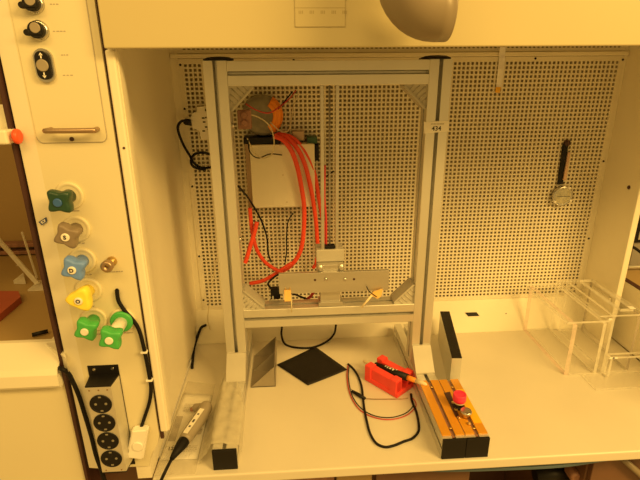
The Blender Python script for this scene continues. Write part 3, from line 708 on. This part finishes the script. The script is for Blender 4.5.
cable('air_tube', yy(((250, 208, 1.30), (251, 222, 1.30), (253.5, 238, 1.30), (257, 250, 1.305), (264, 261, 1.31), (273, 268, 1.312), (282, 272.5, 1.315))), .0056, REDTUBE, 'red air tube bending from beside the left upright to the bottom plate', 'tube', 12, grp)
cable('air_tube', yy(((257, 222, 1.285), (254, 234, 1.28), (250, 247, 1.275), (246.5, 259, 1.27), (245, 263, 1.268))), .0062, REDTUBE, 'short straight red air tube crossing beside the left upright', 'tube', 12, grp)
cable('air_tube', yy(((250, 283.5, 1.345), (262, 281, 1.335), (272, 276, 1.328), (281, 270, 1.326), (292, 263, 1.326))), .0060, REDTUBE, 'red air tube lying lowest, above the lower left bracket', 'tube', 12, grp)
cable('signal_wire', yy(((238, 186, 1.21), (246, 195, 1.26), (254, 207, 1.30), (262, 222, 1.33), (267, 238, 1.35), (268, 252, 1.36), (271, 262, 1.37))), .0026, RUBBER, 'black wire slanting down from the left upright below the cream box')
cable('signal_wire', yy(((293, 213, 1.375), (288, 222, 1.372), (286.5, 236, 1.372), (286.5, 252, 1.374), (285, 264, 1.376))), .0018, RUBBER, 'thin black wire hanging in the middle below the cream box')
cable('signal_wire', yy(((322, 179, 1.26), (328, 175, 1.245), (334, 171, 1.24))), .0018, RUBBER, 'short black wire between the two silver rails', 'cable')
cable('lead_wire', yy(((244, 113, 1.22), (258, 117, 1.27), (268, 124, 1.29), (273, 134, 1.30), (274, 146, 1.305), (271, 155, 1.31), (262, 158, 1.315), (254, 152, 1.315), (247, 138, 1.30))), .0016, CREAMW, 'pale wire looping in front of the orange taped transformer')
cable('lead_wire', yy(((246, 104, 1.24), (256, 110, 1.27), (268, 113, 1.28), (278, 108, 1.30), (290, 98, 1.34), (296, 90, 1.36))), .0018, REDWIRE, 'dark red wire arching across the transformer')
cable('lead_wire', yy(((270, 122, 1.33), (280, 131, 1.335), (288, 131, 1.345), (291, 122, 1.36), (293, 108, 1.375), (297, 96, 1.38))), .0014, CREAMW, 'pale wire curling right of the transformer up the perforated wall')
cable('lead_wire', yy(((248, 140, 1.30), (250, 152, 1.31), (258, 158, 1.32), (270, 154, 1.325), (282, 155, 1.326))), .0016, RUBBER, 'thin black wire sagging over the top of the cream box')
cable('lead_wire', yy(((278, 109, 1.335), (285, 101, 1.36), (292, 92, 1.372))), .0018, RUBBER, 'short black wire at the upper right of the transformer')
# connectors behind the bottom bar
t = thing('plug_connector', 'black plug with white pins behind the lower crossbar at left', 'connector', gy(275, 300, 1.19))
q = gy(275.5, 294, 1.19); MB().box((q.x-.013, 1.186, q.z-.015), (q.x+.013, 1.21, q.z+.015), .003).build('plug_body', BLACK, t)
b = MB()
for a in (269.5, 273): q2 = gy(a, 299, 1.184); b.box((q2.x-.002, 1.183, q2.z-.006), (q2.x+.002, 1.186, q2.z+.008))
b.build('pin', WHITE, t)
cable('plug_lead', yy(((281, 293, 1.20), (290, 293, 1.20), (299, 296, 1.21), (306, 299, 1.22))), .003, RUBBER, 'short black lead running right from the black plug')
cable('plug_lead', yy(((272, 289, 1.21), (268, 284, 1.25), (273, 278, 1.29), (279, 275, 1.30), (281, 284, 1.31), (283, 288, 1.32))), .003, RUBBER, 'black lead rising behind the black plug to the red tubes')
cable('ribbon_lead', yy(((304, 301, 1.22), (310, 297, 1.22), (314, 292, 1.22))), .0045, REDWIRE, 'dark red lead beside the stage pedestal above the crossbar')
cable('loop_cable', [gy(282, 326, 1.353), gz(281.5, 334, T+.03)+Vector((0, -.005, 0)), gz(285, 344, T+.003), gz(296, 347.5, T+.003), gz(312, 347.5, T+.003), gz(326, 342, T+.004), gz(334, 334, T+.02), gy(336, 325, 1.335)], .0032, RUBBER, 'black cable loop on the worktop below the lower crossbar')
cable('wall_cable', [gy(206, 325, 1.36), gy(201, 328, 1.345), gz(197, 338, T+.018), gz(194, 349, T+.006), gz(192.5, 362, T+.004), gz(192, 368, T+.004)], .0042, RUBBER, 'black cable bent in the rear left corner beside the white bag')
cable('thin_hose', [gy(217, 258, 1.39), gy(213, 280, 1.385), gy(209, 305, 1.37), gy(208, 322, 1.355), gz(214, 336, T+.004), gz(222, 340, T+.003)], .0015, CREAMW, 'thin pale hose hanging down the rear wall left of the frame')

# ------------------------------------------------------------------ hanging on the perforated wall
t = thing('hanging_gauge', 'round glass gauge hanging by a dark strap on the perforated wall', 'gauge', (.83, YB, 1.32))
A = [gy(*q, YB-.002) for q in ((562.5, 144), (567.5, 144), (562, 184), (557, 184))]
b = MB(); b.prism(A, (0, -.006, 0)); b.build('strap', BLACK, t)
A = [gy(*q, YB-.0075) for q in ((567.5, 152), (569.5, 152.5), (565.5, 180), (562.5, 180))]
b = MB(); b.prism(A, (0, -.005, 0)); b.build('strap_lining', mat('pale_pink', (.62, .42, .32), .6, var=.1), t)
p = gy(566.5, 143, YB-.001); b = MB(); b.lathe([(.010, 0), (.010, .006), (.006, .009)], p, -Y, 14); b.build('hook', GAPBR, t)
p = gy(560.5, 195, YB-.002); b = MB(); b.lathe([(.026, 0), (.0315, .003), (.0315, .014), (.028, .017), (.026, .0155)], p, -Y, 36); dl = b.build('case', STEEL, t)
b = MB(); b.lathe([(.026, .0150), (.024, .0158), (.010, .0165), (0.0005, .0168)], p, -Y, 36); b.build('face', mat('gauge_face', (.52, .50, .38), .12, .2, var=.25, scale=60, coat=1.), dl)
MB().box((p.x-.020, p.y-.0175, p.z-.0006), (p.x+.020, p.y-.0168, p.z+.0006)).build('needle', INK, dl)
b = MB()
for a in (60, 215, 330): b.lathe([(.004, 0), (.004, .019)], p+Vector((math.cos(math.radians(a))*.0295, 0, math.sin(math.radians(a))*.0295)), -Y, 10)
b.build('lug', WHITE, dl)
t = thing('plastic_strip', 'pale plastic strip with yellow end hanging at the top of the perforated wall', 'strip', gy(499, 93, YB))
b = MB(); A = [gy(*q, YB-.0125) for q in ((499.7, 47), (505.5, 47), (504.8, 58), (499, 58))]; b.prism(A, (0, -.001, 0))
A = [gy(*q, YB-.0030) for q in ((499, 58), (505, 58), (501.5, 87), (496, 87))]; b.prism(A, (0, -.001, 0)); b.build('strip_body', mat('pale_lilac', (.92, .90, .97), .4, var=.15, scale=50), t)
A = [gy(*q, YB-.0030) for q in ((496, 87), (501, 87), (499.5, 93), (495, 92.5))]; b = MB(); b.prism(A, (0, -.0015, 0)); b.build('strip_end', AMBER2, t)
A = [gy(*q, 1.372) for q in ((465, 312.6), (476.3, 312.2), (479.3, 315.9), (468.2, 316.3))]
def on_ledge(v):
    y0, z0, y1, z1 = 1.352, T, 1.398, .9955; d = v-CAM; n = Vector((0, -(z1-z0), (y1-y0)))
    k = (Vector((0, y0, z0))-CAM).dot(n)/d.dot(n); return CAM+d*k
A = [on_ledge(v) for v in A]; nn = Vector((0, -(.0955), .046)).normalized()
b = MB(); b.prism([v+nn*.0002 for v in A], nn*.002); tag(b.build('black_label', BLACK), 'small black label stuck on the sloped rear ledge', 'label')
b = MB(); q = on_ledge(gy(506, 313.5, 1.37)); b.lathe([(.002, 0), (.002, .001)], q, nn, 8); b.build('hole', GAPBR, bpy.data.objects['trim_6'])

# ------------------------------------------------------------------ things lying on the worktop
# black foil square, slightly curled
C4 = [gz(*q, T) for q in ((277, 365.5), (315, 347.5), (347, 370.5), (308, 386))]
def foil(u, v):
    p = (C4[0]*(1-u)+C4[1]*u)*(1-v)+(C4[3]*(1-u)+C4[2]*u)*v
    return p+Vector((0, 0, .0018+.004*abs(u-.5)**2+.003*max(0, u-.8)))
tag(MB().grid(foil, 10, 10).build('foil_square', FOAM, solid=.0015), 'matt black square sheet lying flat on the worktop under the frame', 'sheet')
# folded sheet metal corner piece
q0 = gz(250.5, 386.5, T); q1 = gz(275.5, 386.5, T)
t = thing('corner_piece', 'folded sheet metal piece with triangular cheeks beside the left foot', 'bracket', (q0.x, q0.y, T))
x0, x1 = -.1235, -.056; yf = q1.y
MS = mat('dull_sheet_steel', (.36, .32, .26), .45, .5, var=.1)
hgt = .064; ydp = gz(275, 337, T+.064).y - yf
for k, (dy, dk) in enumerate(((0, 0), (ydp*.48, 0), (ydp, 0))):
    b = MB(); b.prism([(x0, yf+dy, T+.0005), (x1, yf+dy, T+.0005), (x1, yf+dy, T+hgt)], (0, .002, 0)); b.build('cheek', MS, t)
b = MB(); b.prism([(x0, yf, T+.0005), (x1, yf, T+.0005), (x1, yf, T+.0025), (x0, yf, T+.0025)], (0, ydp+.002, 0)); b.build('base', MS, t)
b = MB(); b.box((x1-.001, yf, T+.0005), (x1+.001, yf+ydp+.002, T+hgt)); b.build('side', MS, t)
# standing block with a black top, behind the right foot
ang = math.atan2(.047, -.258) - math.pi/2
t = thing('black_topped_block', 'grey upright block with black top standing right of the frame', 'block', (.44, 1.19, T))
P = [gz(452, 357.5, 1.0), gz(462, 357.5, 1.0), gz(449.5, 311.3, 1.0), gz(440.2, 311.3, 1.0)]
b = MB(); b.prism([(p.x, p.y, T+.0005) for p in P], (0, 0, .0970)); b.build('block_body', ALU, t)
b = MB(); b.prism([(p.x, p.y, T+.0975) for p in P], (0, 0, .0025)); b.build('black_top', FOAM, t)
# red holder with pen
rh = thing('red_holder', 'red plastic holder block with a grooved top on the worktop', 'holder', gz(390, 385, T))
B1, B2, B3 = gz(364.5, 380, T), gz(397, 399, T), gz(408.5, 384, T)
lx = (B2-B1); Ln = lx.length; lx.normalize(); ly = (B3-B2); ly -= lx*ly.dot(lx); Wd = ly.length; ly.normalize()
M = Matrix((lx, ly, Z)).transposed().to_4x4(); M.translation = B1+Vector((0, 0, .0006))
b = MB(); b.box((0, 0, 0), (Ln, Wd, .014), .002, M)
b.box((.004, .002, .012), (Ln-.004, Wd*.34, .045), .002, M); b.box((.004, Wd*.66, .012), (Ln-.004, Wd-.002, .045), .002, M)
b.build('block', RED, rh)
for x0_ in (0, Ln-.026):
    for y0_, y1_ in ((-.001, Wd*.33), (Wd*.67, Wd+.001)):
        MB().box((x0_, y0_, .001), (x0_+.022, y1_, .050), .0025, M).build('end_post', RED, rh)
pen = thing('paint_pen', 'black pen with cream ends resting in the red holder', 'pen', B1+Vector((0, 0, .03)))
zc_ = .0270; yc_ = Wd*.5
def pp(x): return M @ Vector((x, yc_, .032+.15*x))
b = MB(); b.tube([pp(.008), pp(Ln+.004)], .0098, 16, spline=False); pb = b.build('barrel', BLACK, pen)
b = MB(); b.tube([pp(Ln+.004), pp(Ln+.012), pp(Ln+.030)], [.0072, .0068, .0062], 14, spline=False); b.build('collar', ORANGE, pen)
b = MB(); b.tube([pp(Ln+.029), pp(Ln+.05), pp(Ln+.060), pp(Ln+.064)], [.0062, .0058, .0042, .0008], 14, spline=False); b.build('tip', PENTIP, pen)
b = MB(); b.tube([pp(.008), pp(-.004), pp(-.034), pp(-.040)], [.0066, .0062, .0050, .001], 14, spline=False); b.build('tail', PENTIP, pen)
b = MB()
def stripe(x0_, x1_, a0, a1):
    for i in range(2):
        s0 = math.radians(a0+(a1-a0)*i/2); s1 = math.radians(a0+(a1-a0)*(i+1)/2); r_ = .0101
        A = [M @ Vector((xx, yc_-r_*math.sin(s), .032+.15*xx+r_*math.cos(s))) for xx, s in ((x0_, s0), (x1_, s0), (x1_, s1), (x0_, s1))]
        nrm = (A[1]-A[0]).cross(A[3]-A[0]).normalized()*.0003; b.prism(A, nrm)
stripe(Ln*.36, Ln*.60, -28, -12); stripe(Ln*.36, Ln*.385, -12, 12); stripe(Ln*.44, Ln*.465, 0, 26); stripe(Ln*.50, Ln*.56, 4, 24); stripe(Ln*.60, Ln*.64, -6, 30); stripe(Ln*.67, Ln*.71, -30, -4)
b.build('lettering', PAPER, pb)
def tp(seq, h=.003): return [gz(a, c, T+h) for a, c in seq]
cable('loop_lead', tp(((348, 364), (353, 368.5), (358, 376), (361.5, 386), (363, 398), (364.5, 410), (367, 422), (370, 433), (376, 443), (385, 447), (394, 445.5), (404, 441.5), (413, 438), (418.5, 431), (418.5, 422), (416, 411), (412, 401), (411, 394))), .0030, RUBBER, 'black cable forming a wide loop in front of the red holder')
cable('thin_lead', tp(((348, 365), (347, 377), (350, 394), (359, 409), (373, 417), (390, 419.5), (406, 415.5), (415.5, 407), (415, 401), (411, 397)), .0022), .0013, REDWIRE, 'thin red lead curving from the cable end under the red holder')
cable('thin_lead', tp(((349, 367), (348.5, 378), (352, 395), (361, 408), (374, 415.5), (390, 417.5), (405, 413.5), (413, 406), (413, 401)), .0022), .0012, RUBBER, 'thin black lead running just inside the thin red one')
t = thing('jack_plug', 'small black jack plug with a thin lead left of the red holder', 'plug', gz(360, 397, T))
b = MB(); b.tube([gz(352, 391, T+.006), gz(358, 394.5, T+.006), gz(365, 398.5, T+.006)], [.0035, .0052, .0042], 12, spline=False); b.build('plug_body', BLACK, t)
b = MB(); b.tube(tp(((365, 398.5), (375, 399), (388, 399), (400, 398.8), (408, 398)), .004), .0011, 6); b.build('lead', BRONZE, t)
MB().tube([gz(352, 391, T+.006), gz(350, 388.5, T+.006)], .002, 8, spline=False).build('plug_tip', STEEL, t)

# film wrapped over the left foot
random.seed(3); ph = [random.random()*6 for _ in range(6)]
FX0, FX1 = ULX-.002-PW/2, ULX-.002+PW/2
def film(u, v):
    y = .842+.262*u
    w = 1.0 if u < .5 else max(.03, 1-(u-.5)/.5*.68)          # narrows towards the upright
    right = FX1+.004-(1-w)*(PW+.004); over = max(0, .026*(1-u*1.4))
    left = FX0-.004
    L = [(right+.0045, FZ-over-.001), (right+.001, FZ+.003), ((right+left)/2, FZ+.004), (left, FZ+.0035), (left-.006, FZ-.012), (left-.012-.010*(1-u), T+.020), (left-.016-.016*(1-u), T+.003)]
    k = v*(len(L)-1); i = min(int(k), len(L)-2); f_ = k-i
    x = L[i][0]*(1-f_)+L[i+1][0]*f_; z = L[i][1]*(1-f_)+L[i+1][1]*f_
    wr = .0022*(math.sin(18*u+7*v+ph[0])+math.sin(31*u-12*v+ph[1])*.6+math.sin(9*u+23*v+ph[2])*.7)
    return (x+(-abs(wr) if v > .6 else 0)*.9, y+.003*math.sin(9*v+ph[3]), z+abs(wr)*(.9 if v < .7 else .3))
tag(MB().grid(film, 44, 30).build('plastic_film', FILM), 'crumpled translucent plastic film wrapped over the left foot of the frame', 'film')

# clear bag with papers, and the handheld tool on it
BQ = [gz(*q, T) for q in ((149, 477), (214, 470), (217, 383), (182, 377))]
BQ[0].x = -.311; BQ[0].y = .822; BQ[1] = Vector((-.222, .822, T)); BQ[2] = Vector((-.222, 1.135, T)); BQ[3] = Vector((-.302, 1.155, T))
def quad(u, v): return (BQ[0]*(1-u)+BQ[1]*u)*(1-v)+(BQ[3]*(1-u)+BQ[2]*u)*v
random.seed(5); ph2 = [random.random()*6 for _ in range(8)]
def bagtop(u, v):
    p = quad(u, v); e = min(1, 6*min(u, 1-u, v*2, 1-v))
    cr = .0050*(math.sin(40*u+ph2[0])+math.sin(33*v+19*u+ph2[1])+math.sin(57*v-23*u+ph2[2])) if v < .22 else .0009*math.sin(23*v+9*u)
    return p+Vector((0, 0, .001+e*(.0075+abs(cr))))
def bagbot(u, v): return quad(u, v)+Vector((0, 0, .0006))
t = thing('clear_bag', 'clear plastic bag lying between the left wall and the left foot', 'bag', (-.26, .98, T))
MB().grid(bagtop, 26, 60).build('bag_top', BAG, t); MB().grid(bagbot, 4, 8).build('bag_bottom', BAG, t)
t = thing('instruction_sheet', 'white printed sheet inside the clear bag under the grey tool', 'paper', (-.265, .95, T))
def sheet(u, v):
    return quad(.03+.94*u, .13+.71*v)+Vector((0, 0, .0025+.0006*math.sin(6*u+3*v)))
MB().grid(sheet, 8, 12).build('page', PAPER, t, solid=.0004)
def patch(u0, u1, v0, v1, m, nm, h=.0036):
    A = [quad(u0, v0), quad(u1, v0), quad(u1, v1), quad(u0, v1)]; MB().prism([a+Vector((0, 0, h)) for a in A], (0, 0, .0003)).build(nm, m, t)
patch(.06, .26, .30, .56, PHOTO, 'picture'); patch(.68, .92, .37, .43, PHOTO, 'picture'); patch(.60, .90, .58, .64, PHOTO, 'picture')
b = MB()
for r_ in range(9):
    v_ = .20+r_*.016 if r_ < 4 else .62+.02*(r_-4); u_ = .35 if r_ < 4 else .2
    while u_ < .86:
        w_ = .03+.05*random.random(); A = [quad(u_, v_), quad(u_+w_, v_), quad(u_+w_, v_+.005), quad(u_, v_+.005)]
        b.prism([a+Vector((0, 0, .0036)) for a in A], (0, 0, .0002)); u_ += w_+.02
b.build('print', FAINT, t)
A = [quad(*q) for q in ((.08, .17), (.42, .17), (.42, .28), (.10, .28))]
MB().prism([a+Vector((0, 0, .0037)) for a in A], (0, 0, .0005)).build('price_tag', PAPER, t)
c = sum(A, Vector())/4; text('127', .014, c+Vector((0, 0, .0046)), X, Y, 'tag_print', INK, t, .0003)
# handheld tool
HT = thing('handheld_tool', 'grey handheld tool with white label strip lying on the clear bag', 'tool', gz(195, 420, T+.012))
hz = T+.030
a0, a1, a2 = gz(206, 407, hz), gz(201.5, 416, hz), gz(184, 441, hz)
dirv = (a2-a0).normalized(); side = dirv.cross(Z).normalized()
b = MB(); b.tube([a0-dirv*.012, a0-dirv*.010, a0-dirv*.004, a0+dirv*.004, a1, (a1+a2)/2, a2-dirv*.01, a2], [.004, .011, .0150, .0165, .0165, .0160, .0150, .0135], 20, spline=False)
b.build('tool_body', TOOLG, HT)
b = MB(); hd = a0-dirv*.002; b.tube([hd-side*0+Vector((0, 0, -.002)), hd+side*.012*-1+Vector((-.010, .002, -.003)), hd+Vector((-.030, .004, -.006)), hd+Vector((-.034, .004, -.007))], [.0145, .0130, .0105, .006], 16, spline=False); b.build('tool_head', TOOLG, HT)
b = MB(); q = hd+Vector((-.036, .002, -.008)); b.lathe([(.005, -.004), (.006, 0), (.004, .005)], q, (-1, -.1, 0), 12); b.build('nozzle', COPPER, HT)
# label strip on the upper left of the barrel
vd = (CAM-a1).normalized(); vd -= dirv*vd.dot(dirv); vd.normalize(); ld = dirv.cross(vd); ld = -ld if ld.dot(RT) > 0 else ld
up_n = (vd+ld*.55).normalized(); wv = dirv.cross(up_n).normalized()
A = [a1-dirv*.006+up_n*.0163+wv*.0055, a1-dirv*.006+up_n*.0163-wv*.0055, a2-dirv*.008+up_n*.0150-wv*.0055, a2-dirv*.008+up_n*.0150+wv*.0055]
b = MB(); b.prism(A, up_n*.0012); ls_ = b.build('label_strip', PAPER, HT)
b = MB()
for k in (.25, .5, .56, .75): c = (A[0]+A[1])/2*(1-k)+(A[3]+A[2])/2*k+up_n*.0014; b.prism([c+wv*.0022-dirv*.003, c-wv*.0022-dirv*.003, c-wv*.0022+dirv*.002, c+wv*.0022+dirv*.002], up_n*.0003)
b.build('print', INK, ls_)
b = MB(); c3 = gz(171.5, 459, hz-.004)
b.tube([a2-dirv*.003, a2+dirv*.008, (a2+c3)/2, c3], [.0125, .0132, .0100, .0050], 16, spline=False); b.build('strain_relief', RUBBER, HT)
b = MB(); b.tube([c3-dirv*.002, gz(165, 472, hz-.008), gy(159, 486, .80), gy(150, 515, .78)], .0036, 10); b.build('power_lead', RUBBER, HT)

# ------------------------------------------------------------------ acrylic racks on the right
def sheetbox(a, b_, name, parent, edge=ACEDGE):
    """clear sheet: big faces clear, rim frosted"""
    a, b_ = Vector(a), Vector(b_); dims = [abs(b_[i]-a[i]) for i in range(3)]; thin = dims.index(min(dims))
    b = MB(); b.box(a, b_); b.bm.normal_update()
    for f in b.bm.faces: f.material_index = 0 if abs(f.normal[thin]) > .9 else 1
    return b.build(name, [ACRYL, edge], parent)
t = thing('acrylic_rack', 'clear acrylic rack with pinkish edges, leftmost and nearest the frame', 'rack', (.81, 1.23, T), 'clear acrylic racks')
sheetbox((.758, 1.104, T+.0005), (.770, 1.352, 1.0600), 'side_sheet', t, ACPINK)
sheetbox((.844, 1.104, T+.0005), (.853, 1.345, 1.0600), 'side_sheet', t)
sheetbox((.744, 1.110, 1.0605), (.866, 1.350, 1.0665), 'top_sheet', t)
sheetbox((.771, 1.100, T+.0005), (.8435, 1.352, T+.0055), 'base_sheet', t)
t = thing('acrylic_rack', 'clear acrylic rack with a dark edge, standing against the right wall', 'rack', (.91, 1.23, T), 'clear acrylic racks')
sheetbox((.869, 1.108, T+.0005), (.877, 1.335, 1.0780), 'side_sheet', t)
sheetbox((.946, 1.112, T+.0005), (.953, 1.335, 1.0780), 'side_sheet', t, HGREY)
sheetbox((.832, 1.108, 1.0785), (.962, 1.335, 1.0830), 'top_sheet', t)
sheetbox((.878, 1.105, T+.0005), (.945, 1.335, T+.0055), 'base_sheet', t)
sheetbox((.900, 1.125, 1.0835), (.938, 1.32, 1.0925), 'upper_strip', t)
p = gy(593, 323.5, 1.1075)
MB().box((.858, 1.1072, 1.068), (.868, 1.1078, 1.074)).build('white_label', PAPER, t)
p = gz(625, 312, 1.0832); MB().box((.925, 1.12, 1.093), (.940, 1.135, 1.0935)).build('white_label', PAPER, t)
t = thing('acrylic_tray', 'low clear acrylic tray with a labelled bar in front of the racks', 'tray', (.93, 1.06, T))
q0, q1 = gz(588, 391, T), gz(640, 392, T)
sheetbox((.806, 1.030, T+.0005), (1.015, 1.098, T+.0055), 'base_sheet', t)
pm = gy(622, 355, 1.085)
sheetbox((.868, 1.078, pm.z-.006), (1.015, 1.096, pm.z), 'bar', t)
sheetbox((.868, 1.080, T+.006), (.874, 1.096, pm.z-.0065), 'post', t)
sheetbox((1.003, 1.080, T+.006), (1.009, 1.096, pm.z-.0065), 'post', t)
pl_ = gy(614.5, 354, 1.0772); MB().box((pl_.x-.012, 1.0768, pm.z-.006), (pl_.x+.012, 1.0778, pm.z), .0002).build('white_label', PAPER, t)
text('M', .007, (pl_.x, 1.0765, pm.z-.003), X, Z, 'label_letter', INK, t, .0003)

# ------------------------------------------------------------------ beyond the right wall
t = thing('side_bench', 'bench seen through the gap beyond the right wall', 'bench', (1.3, 1.3, .5))
MB().box((1.040, .9, 1.03), (2.2, 1.74, 1.07), .002).build('bench_top', NBENCH, t)
MB().box((1.06, .95, .0), (2.2, 1.7, 1.03)).build('bench_body', NBENCH, t)
b = MB(); q = gy(636, 267, 1.42); b.tube([(q.x-.03, 1.42, q.z), (q.x+.4, 1.42, q.z)], .006, 10, spline=False); tag(b.build('bench_rail', ALU), 'silver rail along the bench beyond the right wall', 'rail')
cable('bench_cable', yy(((625, 246, 1.40), (630, 246, 1.40), (637, 249.5, 1.40), (645, 257, 1.40), (652, 270, 1.40))), .0045, RUBBER, 'black cable arching beyond the right wall above the silver rail')
t = thing('bench_instrument', 'dark instrument beyond the right wall at the picture edge', 'instrument', gy(645, 240, 1.45))
q = gy(631, 243, 1.45); MB().box((q.x, 1.45, q.z), (q.x+.26, 1.52, q.z+.16), .003).build('instrument_body', BLACK, t)
MB().box((q.x+.02, 1.446, q.z+.012), (q.x+.05, 1.450, q.z+.04), .001).build('front_plate', ALU, t)
MB().box((q.x+.02, 1.46, 1.0702), (q.x+.24, 1.51, q.z), .001).build('instrument_foot', GREY, t)
struct(MB().box((1.04, 1.75, 0), (2.6, 1.78, 2.6)).build('wall_rear', ROOMW))
struct(MB().box((-3, -3.2, -.02), (3, 1.8, 0)).build('floor', ROOMW))

# ------------------------------------------------------------------ light: yellow safe-light ceiling lamps of the room
def area(name, loc, rot, sx, sy, power, col):
    L = bpy.data.lights.new(name, 'AREA'); L.shape = 'RECTANGLE'; L.size = sx; L.size_y = sy; L.energy = power; L.color = col
    o = bpy.data.objects.new(name, L); COL.objects.link(o); o.location = loc; o.rotation_euler = rot; return o
YEL = (1.0, .60, .155)
area('ceiling_lamp', (1.7, -.60, 2.75), (math.radians(20), math.radians(22), 0), 1.6, .5, 82, YEL)
area('ceiling_lamp', (-.5, -.60, 2.9), (math.radians(18), 0, 0), 1.6, .5, 22, YEL)
w = bpy.data.worlds.new('room_light'); SC.world = w; w.use_nodes = True
w.node_tree.nodes['Background'].inputs['Color'].default_value = (1.0, .60, .155, 1); w.node_tree.nodes['Background'].inputs['Strength'].default_value = .58

SC.cycles.transparent_max_bounces = 48
SC.view_settings.view_transform = 'Standard'; SC.view_settings.look = 'None'
SC.view_settings.gamma = 1; SC.view_settings.use_curve_mapping = False; SC.view_settings.exposure = 0.0
